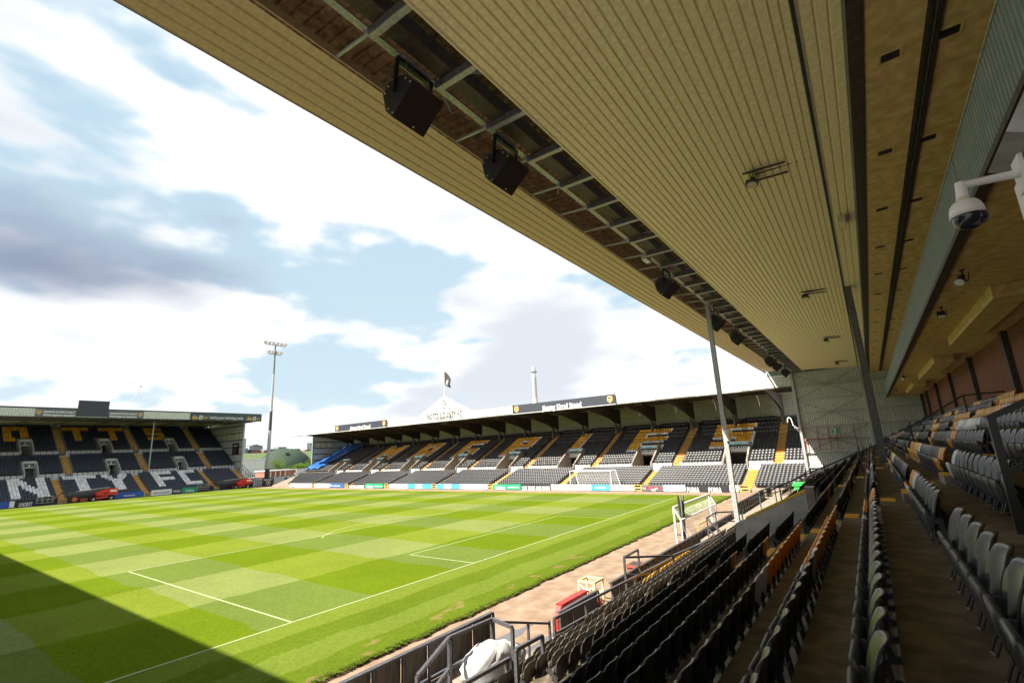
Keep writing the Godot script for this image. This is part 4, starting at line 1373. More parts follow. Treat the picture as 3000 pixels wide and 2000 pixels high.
func far_fascia_signs():
	for s in [[21.2, 27.5, -1], [32.65, 39.1, 1]]:
		var c: float = (s[0] + s[1]) * 0.5
		var b := thing("supporters_sign", ["grey sign with its crest ahead of the words beside the scoreboard", "", "grey sign with its crest after the words beside the scoreboard"][s[2] + 1], "sign", Vector3(c, 17.95, -133.38))
		bx(b, "panel", M.board_grey, Vector3.ZERO, Vector3(s[1] - s[0], 1.7, 0.12))
		words(b, "Donated by the Notts County FC", M.white, Transform3D(Basis.IDENTITY, Vector3(-0.45 * s[2], 0.18, 0.07)), 0.42, 4.9)
		words(b, "Official Supporters Association", M.white, Transform3D(Basis.IDENTITY, Vector3(-0.45 * s[2], -0.48, 0.07)), 0.42, 4.9)
		crest(b, Transform3D(Basis.IDENTITY, Vector3(s[2] * 2.65, 0, 0.06)), 0.95, M.crest)
	var sb := thing("scoreboard", "blank dark scoreboard standing above the far roof edge", "scoreboard", Vector3(30.08, 19.05, -133.25))
	bx(sb, "screen", M.board_navy, Vector3(0, 0, 0.1), Vector3(5.1, 3.2, 0.3))
	bx(sb, "frame", M.dark_steel, Vector3(0, 0, -0.06), Vector3(5.2, 3.3, 0.12))
	var a := thing("sponsor_sign", "long dark green sign with pale slogan at the roof's end", "sign", Vector3(57.35, 17.95, -133.36))
	bx(a, "panel", M.board_teal, Vector3.ZERO, Vector3(17.3, 1.75, 0.12))
	for x in [-6.7, 6.4]:
		words(a, "Air", M.gold, Transform3D(Basis.IDENTITY, Vector3(x - 0.95, -0.28, 0.07)), 0.95, 1.2, "Droid Sans")
		words(a, "-IT", M.white, Transform3D(Basis.IDENTITY, Vector3(x + 0.25, -0.28, 0.07)), 0.95, 1.1, "Droid Sans")
		words(a, "KOP", M.gold, Transform3D(Basis.IDENTITY, Vector3(x + 1.35, -0.32, 0.07)), 0.45, 0.95, "Droid Sans")
	words(a, "Tackling your technology needs", M.white, Transform3D(Basis.IDENTITY, Vector3(-0.3, -0.22, 0.07)), 0.62, 8.2, "Droid Sans", false)

# ---------------------------------------------------------------- the stand out of frame whose roof shades the pitch's corner
func shade_stand():
	var t := thing("main_stand", "grandstand across the touchline from the gabled one, out of frame", "stand", Vector3.ZERO)
	bank(t, "terrace", 4.0, 0.6, 0.75, 0.38, 24, -0.1, 112.0, Transform3D(Basis(Vector3(-1, 0, 0), Vector3.UP, Vector3(0, 0, -1)), Vector3(-0.0, 0, -126)), M.concrete)
	bc(t, "roof", M.grey_sheet, Vector3(-24, 14.1, -126), Vector3(-3.05, 14.5, -14.5))
	bc(t, "back_wall", M.grey_sheet, Vector3(-24, 0, -126), Vector3(-23.7, 14.1, -14.5))

# ---------------------------------------------------------------- advertising boards round the pitch
func side_board(label: String, z0: float, z1: float, mat: Material, text := "", tmat: Material = null, tw := 0.86, ty := -0.2, th := 0.62) -> Node3D:
	var t := thing("advertising_board", label, "board", Vector3(64.45, 0.49, (z0 + z1) * 0.5))
	t.basis = SIDE
	var w := z1 - z0 - 0.03
	bx(t, "panel", mat, Vector3.ZERO, Vector3(w, 0.78, 0.06))
	bx(t, "foot_rail", M.dark_steel, Vector3(0, -0.42, -0.01), Vector3(w, 0.06, 0.08))
	if text != "":
		words(t, text, tmat, Transform3D(Basis.IDENTITY, Vector3(0, ty, 0.034)), th, w * tw)
	return t

func end_board(label: String, x0: float, x1: float, mat: Material, text := "", tmat: Material = null, tw := 0.7, ty := -0.22, th := 0.7) -> Node3D:
	var t := thing("advertising_board", label, "board", Vector3((x0 + x1) * 0.5, 0.66, -130.1))
	var w := x1 - x0 - 0.04
	bx(t, "panel", mat, Vector3.ZERO, Vector3(w, 1.14, 0.08))
	bx(t, "foot_rail", M.dark_steel, Vector3(0, -0.6, -0.01), Vector3(w, 0.06, 0.1))
	if text != "":
		words(t, text, tmat, Transform3D(Basis.IDENTITY, Vector3(0, ty, 0.044)), th, w * tw)
	return t

func pitch_gate(label: String, c: Vector3, side: bool, w: float):
	var t := thing("pitch_gate", label, "gate", c)
	if side:
		t.basis = SIDE
	for k in [-0.5, 0.5]:
		bx(t, "gate_post", M.lemon, Vector3(k * w, 0.42, 0), Vector3(0.06, 0.84, 0.06))
	for y in [0.1, 0.45, 0.8]:
		bx(t, "gate_rail", M.lemon, Vector3(0, y, 0), Vector3(w, 0.05, 0.05))
	if side:
		bx(t, "gate_plate", M.board_black, Vector3(0, 0.64, 0.04), Vector3(w * 0.8, 0.2, 0.02))
		bx(t, "gate_plate", M.board_black, Vector3(0, 0.26, 0.04), Vector3(w * 0.5, 0.16, 0.02))

func leaping_cat(parent: Node, at: Transform3D, s: float, mat: Material):
	var poly := PackedVector2Array()
	for c in [[-0.95, 0.10], [-0.55, 0.06], [-0.25, -0.02], [0.0, -0.28], [0.10, -0.5], [0.28, -0.5], [0.24, -0.30], [0.36, -0.05], [0.52, 0.20], [0.80, 0.40], [0.95, 0.50], [0.80, 0.28], [0.62, 0.05], [0.50, 0.02], [0.42, 0.24], [0.20, 0.30], [-0.1, 0.26], [-0.45, 0.24], [-0.7, 0.34], [-0.85, 0.32]]:
		poly.append(Vector2(c[0], c[1]) * s)
	var g := Shape.new()
	g.st.set_smooth_group(-1)
	if Geometry2D.is_polygon_clockwise(poly):
		poly.reverse()
	g.slab(poly, 0.012, 0.012)
	put(parent, "leaping_cat", g.done(), mat, at)

func boards():
	var o := Transform3D(Basis.IDENTITY, Vector3(0, 0, 0.034))
	side_board("short white pitch board with small blue letters at the corner gate", -114.2, -111.1, M.white, "AF", M.blue, 0.3)
	for k in 2:
		var b := side_board("white pitch board with one black leaping cat near the corner", -111.1 + 3.05 * k, -108.05 + 3.05 * k, M.white)
		b.set_meta("group", "white boards with a leaping cat")
		leaping_cat(b, o, 0.62, M.board_black)
	side_board("plain white pitch board with faint small print past two gates", -103.9, -98.1, M.white, "www.nottscountyfc.co.uk", M.pale_blue, 0.7, -0.1, 0.25)
	var bl := side_board("royal blue pitch board with a white badge and small print", -98.1, -92.75, M.blue, "nottinghamshire", M.white, 0.5, -0.05, 0.25)
	bx(bl, "badge", M.white, Vector3(-2.1, 0, 0.035), Vector3(0.4, 0.45, 0.01))
	side_board("black pitch board with twice a white name, beside the royal blue one", -91.0, -85.5, M.board_black, "JAKE BUGG JAKE BUGG", M.white, 0.92)
	for a in [[-85.5, -79.8, "green beer board between the black name board and pale blue ones"], [-51.8, -46.1, "green beer board with its gate ahead, nearer the white goal"]]:
		var g := side_board(a[2], a[0], a[1], M.green, "Carlsberg", M.white, 0.34, -0.16, 0.5)
		g.get_child(2).position.x = -1.3
		words(g, "probably the best beer", M.white, Transform3D(Basis.IDENTITY, Vector3(1.4, -0.06, 0.034)), 0.2, 2.2)
	for a in [[-78.0, -72.5, M.pale_blue, "pale blue pitch board with long white name, furthest of the blue run"], [-72.5, -70.5, M.sky_blue, "short bright blue pitch board after the long pale blue one"], [-70.5, -68.6, M.pale_blue, "short pale blue pitch board between two bright blue ones"], [-68.6, -66.1, M.sky_blue, "bright blue pitch board that ends at the middle gate"], [-64.9, -63.1, M.sky_blue, "bright blue pitch board that starts at the middle gate"], [-63.1, -61.2, M.pale_blue, "short pale pitch board just past the middle gate"], [-61.2, -59.3, M.sky_blue, "small bright blue pitch board before the long pale one"], [-59.3, -53.0, M.pale_blue, "long pale blue pitch board that runs up to the green one's gate"]]:
		side_board(a[3], a[0], a[1], a[2], "SPORTSHOP" if a[1] - a[0] > 4 else "", M.white, 0.7)
	side_board("black pitch board with twice a white name, next to the goal", -46.1, -40.45, M.board_black, "JAKE BUGG JAKE BUGG", M.white, 0.94)
	side_board("small white square board closing the black name board", -40.45, -39.65, M.white)
	side_board("large blank white board below the left half of the goal net", -39.6, -33.57, M.white)
	side_board("cyan board with white words between two blank white boards", -33.57, -30.67, M.cyan, "WE ARE DISTRICT", M.white, 0.6, -0.02, 0.25)
	side_board("blank white board between the cyan board and a yellow gate", -30.67, -27.15, M.white)
	var dots := side_board("grey board with red dots and a red and white badge", -26.0, -23.1, M.board_grey)
	for k in [-0.7, 0.95]:
		put(dots, "red_dot", tube_mesh(0.19, 0.012, 16), M.red, Transform3D(Basis(Vector3.RIGHT, PI / 2), Vector3(k, 0, 0.037)))
		words(dots, "notts", M.white, Transform3D(Basis.IDENTITY, Vector3(k - 0.42, -0.05, 0.034)), 0.16, 0.4)
	words(dots, "BBC", M.red, Transform3D(Basis.IDENTITY, Vector3(0.12, 0.06, 0.034)), 0.26, 0.6)
	words(dots, "SPACE", M.white, Transform3D(Basis.IDENTITY, Vector3(0.12, -0.26, 0.034)), 0.26, 0.6)
	side_board("pale blue blank board before two black sportswear boards", -23.1, -20.2, M.pale_blue)
	for k in 2:
		var b := side_board("black sportswear board with white name and leaping cat", -20.2 + 2.65 * k, -17.55 + 2.65 * k, M.board_black, "PUMA", M.white, 0.58, -0.24, 0.66)
		b.set_meta("group", "black sportswear boards")
		b.get_child(2).position.x = -0.42
		leaping_cat(b, Transform3D(Basis.IDENTITY, Vector3(0.88, 0.02, 0.034)), 0.42, M.white)
	side_board("narrow white board ending the boards at the yellow stairs", -14.9, -13.85, M.white)
	var gl := ["gate beside the white cat boards", "gate between the royal blue and black boards", "gate after the far green board", "gate in the middle of the blue boards", "gate before the near green board", "gate beside the grey board with red dots", "gate at the last yellow stairs"]
	var gz := [-104.4, -91.9, -78.9, -65.5, -52.4, -26.6, -13.2]
	for k in 7:
		pitch_gate("small yellow barred " + gl[k], Vector3(64.45, 0.06, gz[k]), true, 1.0)
	# far end
	end_board("blue board at the far left with white web address", 14.0, 19.3, M.blue, "www.emn.co.uk", M.white, 0.5, -0.1, 0.35)
	end_board("plain white square board beside the far left blue one", 19.3, 20.0, M.white)
	end_board("black betting board with white capitals under the far stand", 20.0, 23.0, M.board_black, "UNIBET", M.white, 0.62)
	end_board("blank black board behind the first lift's basket", 23.0, 26.0, M.board_black)
	var van := end_board("black board with orange name behind the first red lift", 27.3, 34.85, M.board_black, "vanarama", M.orange, 0.45, -0.2, 0.8)
	put(van, "orange_ring", tube_mesh(0.42, 0.02, 20), M.orange, Transform3D(Basis(Vector3.RIGHT, PI / 2), Vector3(-2.6, 0, 0.05)))
	end_board("blue board with white address beside the first red lift", 34.85, 40.0, M.blue, "www.emn.co.uk", M.white, 0.4, -0.1, 0.35)
	end_board("white slanted slogan board after the far stand's middle gate", 41.35, 45.3, M.white, "COME ON YOU SUPER PIES", M.board_grey, 0.8, -0.1, 0.35)
	end_board("navy lottery board left of the far green beer board", 45.3, 47.3, M.board_navy, "Lifeline", M.white, 0.75, -0.05, 0.5)
	end_board("green beer board under the far stand's white letters", 47.3, 50.6, M.green, "Carlsberg", M.white, 0.55, -0.16, 0.55)
	end_board("blank black board behind the second lift's basket", 50.6, 54.1, M.board_black)
	end_board("long black name board behind the second red lift", 55.3, 63.4, M.board_black, "JAKE BUGG", M.white, 0.32, -0.22, 0.65)
	var kl := ["by the first red lift", "left of the slanted slogan board", "between the two right hand black boards"]
	for k in 3:
		pitch_gate("yellow barred gate under the far stand " + kl[k], Vector3([26.65, 40.68, 54.7][k], 0.1, -130.1), false, 1.2)
	var s := thing("shop_sign", "black square sign with white ring at the corner mast", "sign", Vector3(65.75, 0.0, -127.2))
	bx(s, "panel", M.board_black, Vector3(0, 1.05, 0), Vector3(3.0, 2.1, 0.12))
	words(s, "SHOP TODAY", M.white, Transform3D(Basis.IDENTITY, Vector3(0, 1.68, 0.065)), 0.34, 2.2)
	var ring := TorusMesh.new()
	ring.inner_radius = 0.46
	ring.outer_radius = 0.56
	ring.rings = 24
	ring.ring_segments = 6
	put(s, "ring", ring, M.white, Transform3D(Basis(Vector3.RIGHT, PI / 2), Vector3(0.1, 0.9, 0.06)))
	bx(s, "ring_mark", M.white, Vector3(0.05, 1.02, 0.07), Vector3(0.5, 0.14, 0.02))
	bx(s, "ring_mark", M.white, Vector3(0.12, 0.82, 0.07), Vector3(0.14, 0.36, 0.02), Basis(Vector3(0, 0, 1), -0.3))

# ---------------------------------------------------------------- beyond the ground
func block(label: String, x0: float, x1: float, y0: float, y1: float, z: float, deep: float, wall: Material, cols: int, rows: int, pane: Material, cat := "building", hip := 0.0):
	var t := thing("town_building", label, cat, Vector3((x0 + x1) * 0.5, 0, z))
	var w := x1 - x0
	bc(t, "walls", wall, Vector3(-w * 0.5, 0, -deep), Vector3(w * 0.5, y1, 0))
	if hip > 0.0:
		var p := PrismMesh.new()
		p.size = Vector3(w * 1.04, hip, deep * 1.04)
		put(t, "roof", p, M.slate, Transform3D(Basis.IDENTITY, Vector3(0, y1 + hip * 0.5, -deep * 0.5)))
	else:
		bc(t, "roof", M.slate, Vector3(-w * 0.51, y1, -deep), Vector3(w * 0.51, y1 + 0.4, 0.2))
	for i in cols:
		for j in rows:
			var cx := -w * 0.5 + w * (i + 0.5) / cols
			var cy := y0 + (y1 - y0) * (j + 0.55) / rows
			bx(t, "window", pane, Vector3(cx, cy, 0.03), Vector3(w / cols * 0.55, (y1 - y0) / rows * 0.5, 0.1))

func skyline():
	M.slate = surf(lin(0.16, 0.17, 0.19), 0.8)
	M.town_brick = grained(lin(0.26, 0.12, 0.09), lin(0.34, 0.18, 0.14), 6.0, 0.9, 71, 4, 1.5)
	M.town_grey = grained(lin(0.30, 0.31, 0.33), lin(0.40, 0.41, 0.43), 8.0, 0.9, 72, 4, 1.5)
	M.town_glass = surf(lin(0.14, 0.22, 0.30), 0.2)
	M.pane_blue = surf(lin(0.30, 0.42, 0.52), 0.2)
	M.pane_dark = surf(lin(0.08, 0.10, 0.13), 0.2)
	# land rising to the town
	var s := Shape.new()
	var n := fbm(73, 0.004, 3)
	var pt := func(i: int, j: int) -> Vector3:
		var x := -200.0 + 50.0 * i
		var z := -290.0 - 40.0 * j
		return Vector3(x, -0.05 + 13.0 * smoothstep(0.0, 6.0, j) + (5.0 * n.get_noise_2d(x, z) + j * 0.4 if j > 1 else 0.0), z)
	for i in 22:
		for j in 14:
			s.quad(pt.call(i, j), pt.call(i + 1, j), pt.call(i + 1, j + 1), pt.call(i, j + 1))
	structure(put(self, "hill", s.done(), surf(lin(0.09, 0.12, 0.06), 0.95)))
	block("tall white gridded tower block beside the far stand", 238.8, 243.3, 10, 30.2, -520, 14, M.white_sheet, 4, 9, M.pane_dark)
	block("blue glass office block below the tower block", 243.8, 248.6, 9, 20.6, -525, 14, M.town_glass, 3, 4, M.pane_blue)
	block("red brick mill with rows of windows left of the mast", 249.8, 258.6, 9, 19.0, -520, 14, M.town_brick, 6, 3, M.pane_dark)
	block("grey gabled civic building on the rise behind the mill", 285.0, 301.0, 18, 25.2, -600, 16, M.town_grey, 8, 2, M.pane_dark, "building", 2.2)
	block("brown terrace of shops right of the brick mill", 259.4, 270.0, 9, 17.6, -515, 12, M.town_brick, 6, 2, M.pane_dark, "building", 1.6)
	block("grey warehouse with long flat roof behind the dome", 271.0, 284.0, 9, 19.2, -530, 12, M.town_grey, 6, 3, M.pane_dark)
	block("pale green office block behind the dome's crown", 286.0, 295.0, 9, 21.4, -535, 12, M.green_sheet, 5, 3, M.pane_dark)
	block("low red brick block at the foot of the town hill", 296.0, 303.0, 8, 18.6, -520, 12, M.town_brick, 4, 3, M.pane_dark)
	block("dark red flats with orange windows beside the white tower", 303.6, 310.2, 8, 17.2, -512, 12, M.town_brick, 4, 3, M.orange)
	block("white and blue tower by the gabled stand's end", 311.0, 319.5, 9, 24.6, -520, 14, M.white_sheet, 5, 6, M.town_glass)
	block("cream low block in front of the brick mill", 236.0, 262.0, 7, 12.4, -480, 12, M.tin, 9, 1, M.pane_dark)
	for a in [[245.0, 25.4, "thin dark chimney beside the tower block"], [255.6, 24.6, "thin dark chimney behind the brick mill"], [271.5, 23.4, "square dark chimney on the rise by the mast"]]:
		var c := thing("town_chimney", a[2], "chimney", Vector3(a[0], 0, -530))
		tube(c, "stack", M.slate, Vector3.ZERO, Vector3(0, a[1], 0), 0.7, 10, 0.5)
		tube(c, "rim", M.slate, Vector3(0, a[1] - 0.5, 0), Vector3(0, a[1], 0), 0.75, 10)
	# warehouse, dome, brick hut and walls behind the corner
	var w := thing("warehouse", "pale grey ribbed warehouse shed behind the corner", "warehouse", Vector3(104.5, 0, -222))
	bc(w, "walls", M.grey_sheet, Vector3(-16, 0, -46), Vector3(8.2, 7.3, -0.2))
	for k in 24:
		bc(w, "wall_sheet", M.grey_sheet, Vector3(-16 + k * 1.008, 1.5, -0.19), Vector3(-15.05 + k * 1.008, 7.3, 0.0))
	bc(w, "roof", M.white_sheet, Vector3(-16.4, 7.3, -46), Vector3(8.5, 7.7, 0.3))
	bc(w, "vent_stack", M.slate, Vector3(-1.4, 7.7, -3), Vector3(-0.8, 9.0, -2.4))
	var d := thing("domed_store", "big dark green dome standing behind the trees", "dome", Vector3(146.3, 0, -266))
	var ds := Shape.new()
	for i in 24:
		for j in 8:
			var q := []
			for c in [[i, j], [i + 1, j], [i + 1, j + 1], [i, j + 1]]:
				var a: float = TAU * c[0] / 24.0
				var e: float = PI * 0.5 * c[1] / 8.0
				q.append(Vector3(cos(a) * cos(e) * 15.2, sin(e) * 13.2, sin(a) * cos(e) * 15.2))
			ds.quad(q[1], q[0], q[3], q[2])
	put(d, "shell", ds.done(), grained(lin(0.030, 0.050, 0.038), lin(0.055, 0.078, 0.062), 5.0, 0.7, 75, 5, 1.5))
	for k in 7:
		var a := -0.6 + 0.2 * k
		bx(d, "top_light", M.white, Vector3(sin(a) * 5.0, 12.55 - absf(a), 4.6), Vector3(0.5, 0.3, 0.5))
	bx(d, "hatch", M.black_paint, Vector3(-4.2, 10.1, 9.6), Vector3(1.9, 0.9, 0.8))
	var h := thing("brick_hut", "long low red brick hut with white piers and flat roof", "hut", Vector3(90.0, 0, -166))
	bc(h, "walls", M.town_brick, Vector3(-5.6, 0, -6), Vector3(5.0, 3.0, 0))
	bc(h, "roof", M.white_sheet, Vector3(-5.9, 3.0, -6.3), Vector3(5.2, 3.3, 0.5))
	for k in 9:
		bc(h, "pier", M.red_brown if k % 2 else M.tin, Vector3(-5.4 + k * 0.85, 0.6, 0.01), Vector3(-5.1 + k * 0.85, 3.0, 0.25))
	var ww := thing("white_wall", "plain white boundary wall right of the brick hut", "wall", Vector3(98.6, 0, -165))
	bc(ww, "face", M.white_sheet, Vector3(-3.5, 0.2, -0.4), Vector3(7.5, 3.2, 0))
	bc(ww, "coping", M.pale_concrete, Vector3(-3.6, 3.2, -0.5), Vector3(7.6, 3.3, 0.1))
	var cw := thing("corner_wall", "long low grey concrete wall across the open corner", "wall", Vector3(72, 0, -141))
	bc(cw, "face", M.pale_concrete, Vector3(-8.0, 0, -0.4), Vector3(16, 1.85, 0))
	bc(cw, "coping", M.concrete, Vector3(-8.0, 1.85, -0.5), Vector3(16, 1.95, 0.1))
	tree("young bright green tree in front of the dome", Vector3(109.6, 0, -205), 8.3, 3.2, 1)
	tree("bushy low tree right of the bright green one", Vector3(119.0, 0, -203), 5.4, 2.8, 2)
	tree("spreading tree beside the gabled stand's end wall", Vector3(127.0, 0, -206), 7.4, 3.6, 3)
	tree("small shrub of pale leaves beside the bright green tree", Vector3(114.6, 0, -203), 4.2, 2.2, 4)
	# flue, flag and crane
	var f := thing("flue_stack", "tall pale metal flue rising behind the gabled stand", "chimney", Vector3(140, 0, -92.2))
	tube(f, "base_ring", M.tin, Vector3(0, 0, 0), Vector3(0, 23.4, 0), 1.0, 16)
	tube(f, "shaft", M.galv, Vector3(0, 23.4, 0), Vector3(0, 31.0, 0), 0.82, 16)
	tube(f, "upper_shaft", M.white_sheet, Vector3(0, 31.0, 0), Vector3(0, 34.6, 0), 0.80, 16, 0.66)
	tube(f, "collar", M.slate, Vector3(0, 32.8, 0), Vector3(0, 33.05, 0), 1.15, 16)
	tube(f, "aerial", M.galv, Vector3(0.2, 34.6, 0), Vector3(0.2, 35.6, 0), 0.08, 6)
	var fl := thing("club_flag", "black flag with pale emblem flying over the gable", "flag", Vector3(71, 17.2, -68.95))
	tube(fl, "flagpole", M.white, Vector3.ZERO, Vector3(0, 5.75, 0), 0.045, 8)
	var fs := Shape.new()
	var fp := func(i: int, j: int) -> Vector3:
		var u := i / 10.0
		var v := j / 8.0
		var drop := u * 1.7
		return Vector3(0.30 * sin(u * 5.0 + v * 1.5) * u + 0.12 * sin(v * 7.0) * u, 5.65 - v * (2.9 - 0.9 * u) - drop, 0.04 + u * 2.0 - 0.3 * v * u)
	for i in 10:
		for j in 8:
			fs.quad(fp.call(i, j + 1), fp.call(i + 1, j + 1), fp.call(i + 1, j), fp.call(i, j))
	put(fl, "cloth", fs.done(), surf(lin(0.055, 0.055, 0.06), 0.8))
	put(fl, "emblem", box_mesh(Vector3(0.05, 0.9, 0.5)), M.tin, Transform3D(Basis(Vector3.RIGHT, 0.4), Vector3(-0.14, 3.15, 0.95)))
	var cr := thing("tower_crane", "faint distant lattice crane jib above the far roof", "crane", Vector3(106.5, 0, -400))
	var js := Shape.new()
	js.st.set_smooth_group(-1)
	var a0 := Vector3(0, 40, 0)
	var a1 := Vector3(7.3, 60.8, 0)
	var side := Vector3(0.5, -0.18, 0)
	for k in 2:
		js.stick(a0 + side * (k * 2 - 1), a1 + side * (k * 2 - 1) * 0.4, 0.10)
	for k in 16:
		var p := a0.lerp(a1, k / 16.0)
		var q := a0.lerp(a1, (k + 1) / 16.0)
		js.stick(p + side * (1 if k % 2 else -1), q - side * (1 if k % 2 else -1), 0.06)
	put(cr, "jib", js.done(), surf(lin(0.55, 0.56, 0.58), 0.6))
	tube(cr, "mast", M.galv, Vector3(0, 0, 0), Vector3(0, 41, 0), 0.8, 6)
	bx(cr, "tip_light", M.board_navy, Vector3(7.35, 61.0, 0), Vector3(0.6, 0.6, 0.6))

func tree(label: String, at: Vector3, h: float, r: float, sd: int):
	var t := thing("young_tree", label, "tree", at)
	var g := RandomNumberGenerator.new()
	g.seed = sd
	var w := Shape.new()
	w.stick(Vector3.ZERO, Vector3(0, h * 0.5, 0), 0.16, 6)
	for k in 7:
		var a := g.randf() * TAU
		w.stick(Vector3(0, h * g.randf_range(0.25, 0.5), 0), Vector3(cos(a) * r * 0.7, h * g.randf_range(0.55, 0.9), sin(a) * r * 0.7), 0.07, 5)
	put(t, "trunk", w.done(), M.bark)
	var c := Shape.new()
	c.st.set_smooth_group(-1)
	var hubs := []
	for k in 26:
		var v := Vector3(g.randfn(), g.randfn(), g.randfn()).normalized() * pow(g.randf(), 0.5)
		hubs.append(Vector3(v.x * r, h * 0.6 + v.y * h * 0.36, v.z * r))
	for hb in hubs:
		for k in 46:
			var o: Vector3 = hb + Vector3(g.randfn(), g.randfn() * 0.8, g.randfn()) * r * 0.19
			var b := Basis.from_euler(Vector3(g.randf() * TAU, g.randf() * TAU, g.randf() * TAU))
			var l := g.randf_range(0.16, 0.30)
			c.quad(o + b * Vector3(-l, 0, 0), o + b * Vector3(0, -l * 0.5, 0), o + b * Vector3(l, 0, 0), o + b * Vector3(0, l * 0.5, 0.05))
	put(t, "crown", c.done(), M.leaf)

# ---------------------------------------------------------------- goals, lifts, mast
func net_patch(s: Shape, a: Vector3, b: Vector3, c: Vector3, d: Vector3, nu: int, nv: int, r: float):
	for i in nu + 1:
		var u := float(i) / nu
		s.stick(a.lerp(b, u), d.lerp(c, u), r, 3)
	for j in nv + 1:
		var v := float(j) / nv
		s.stick(a.lerp(d, v), b.lerp(c, v), r, 3)

func pitch_things():
	var g := thing("training_goal", "white goal with net standing behind the boards of the gabled stand", "goal", Vector3(64.8, 0, -33.9))
	tube(g, "crossbar", M.white, Vector3(0, 2.76, -3.3), Vector3(0, 2.76, 3.3), 0.055, 10)
	for k in [-1, 1]:
		tube(g, "post", M.white, Vector3(0, 0, k * 3.3), Vector3(0, 2.76, k * 3.3), 0.055, 10)
		tube(g, "roof_bar", M.white, Vector3(0, 2.76, k * 3.3), Vector3(0.22, 2.84, k * 3.3 + 0.7), 0.045, 8)
		tube(g, "stanchion", M.white, Vector3(0.22, 2.84, k * 3.3 + 0.7), Vector3(0.3, 0.2, k * 3.3 + 1.35), 0.045, 8)
	tube(g, "back_bar", M.white, Vector3(0.22, 2.84, -2.6), Vector3(0.22, 2.84, 4.0), 0.04, 8)
	var s := Shape.new()
	net_patch(s, Vector3(0.2, 2.8, -2.6), Vector3(0.2, 2.8, 4.0), Vector3(0.3, 0.1, 4.6), Vector3(0.3, 0.1, -2.0), 44, 18, 0.006)
	put(g, "net", s.done(), M.net)
	var n := thing("portable_goal", "white portable goal with net on the dirt track near the pole", "goal", Vector3(29.8, 0, -10.2))
	var L := 7.9
	tube(n, "crossbar", M.white, Vector3(0, 2.45, 0), Vector3(L, 2.45, 0), 0.06, 12)
	for k in 2:
		var x := L * k
		tube(n, "post", M.white, Vector3(x, 0, 0), Vector3(x, 2.45, 0), 0.06, 12)
		tube(n, "back_upright", M.white, Vector3(x - 0.28, 0, 0.45), Vector3(x - 0.28, 1.78, 0.45), 0.045, 10)
		tube(n, "top_stay", M.white, Vector3(x, 2.42, 0), Vector3(x - 0.28, 1.78, 0.45), 0.04, 8)
		tube(n, "clamp", M.board_black, Vector3(x - 0.02, 0.95, 0.02), Vector3(x - 0.27, 0.95, 0.44), 0.03, 8)
	tube(n, "back_bar", M.white, Vector3(-0.28, 1.78, 0.45), Vector3(L - 0.28, 1.78, 0.45), 0.045, 10)
	for k in 40:
		tube(n, "net_clip", M.board_black, Vector3(0.1 + k * 0.197, 2.40, 0.03), Vector3(0.1 + k * 0.197, 2.37, 0.05), 0.016, 5)
	var ns := Shape.new()
	net_patch(ns, Vector3(0, 2.4, 0.03), Vector3(L, 2.4, 0.03), Vector3(L - 0.28, 1.74, 0.47), Vector3(-0.28, 1.74, 0.47), 60, 6, 0.005)
	net_patch(ns, Vector3(-0.28, 1.74, 0.47), Vector3(L - 0.28, 1.74, 0.47), Vector3(L + 0.3, 0.03, 0.85), Vector3(-0.1, 0.03, 0.85), 60, 13, 0.005)
	put(n, "net", ns.done(), M.net)
	var pl := ["leaning furthest toward the pitch", "in the middle, shorter and thicker", "with its top at the goal mouth"]
	for k in 3:
		var t := thing("black_pipe", "black plastic pipe propped in the portable goal, " + pl[k], "pipe", Vector3(29.5 + 0.12 * k, 0.02, -9.72))
		tube(t, "pipe_body", M.black_paint, Vector3.ZERO, [Vector3(0.75, 3.05, -0.28), Vector3(1.15, 2.75, -0.28), Vector3(1.4, 2.98, -0.28)][k], [0.06, 0.085, 0.06][k], 12)
		tube(t, "tie_band", M.tin, Vector3(0.16, 0.62, -0.06) * (1.0 + 0.1 * k), Vector3(0.17, 0.66, -0.062) * (1.0 + 0.1 * k), 0.092, 10)
	for a in [[0.0, "red boom lift parked before the blue far board"], [27.2, "red boom lift parked near the corner mast"]]:
		boom_lift(a[0], a[1])
	mast()
	for k in 2:
		var b := thing("wheeled_bin", "low black wheeled bin by the corner gate", "bin", Vector3(67.2 + 0.85 * k, 0.02, -125.3 + 0.2 * k), 0.3 * k, "bins by the corner gate")
		bx(b, "body", M.black_paint, Vector3(0, 0.42, 0), Vector3(0.75, 0.6, 0.6))
		bx(b, "lid", M.rubber, Vector3(0, 0.75, 0), Vector3(0.82, 0.07, 0.68), Basis(Vector3.RIGHT, 0.1))
		for q in [-0.3, 0.3]:
			tube(b, "wheel", M.rubber, Vector3(q - 0.03, 0.11, 0.2), Vector3(q + 0.03, 0.11, 0.2), 0.11, 10)
	var gt := thing("corner_gate", "black tubular gate frame at the open corner", "gate", Vector3(69.0, 0, -125.0))
	for x in [0.0, 0.75]:
		bx(gt, "gate_post", M.black_paint, Vector3(x, 1.0, 0), Vector3(0.12, 2.0, 0.12))
	bx(gt, "gate_head", M.board_teal, Vector3(0.37, 1.75, 0), Vector3(0.66, 0.5, 0.08))
	var gr := thing("corner_fence", "black barred fence panel beside the black square sign", "fence", Vector3(63.9, 0, -127.8))
	for k in 7:
		bx(gr, "bar", M.black_paint, Vector3(-0.8 + 0.2 * k, 0.9, 0), Vector3(0.05, 1.8, 0.05))
	for y in [0.15, 1.75]:
		bx(gr, "rail", M.black_paint, Vector3(-0.2, y, 0.05), Vector3(1.3, 0.06, 0.05))

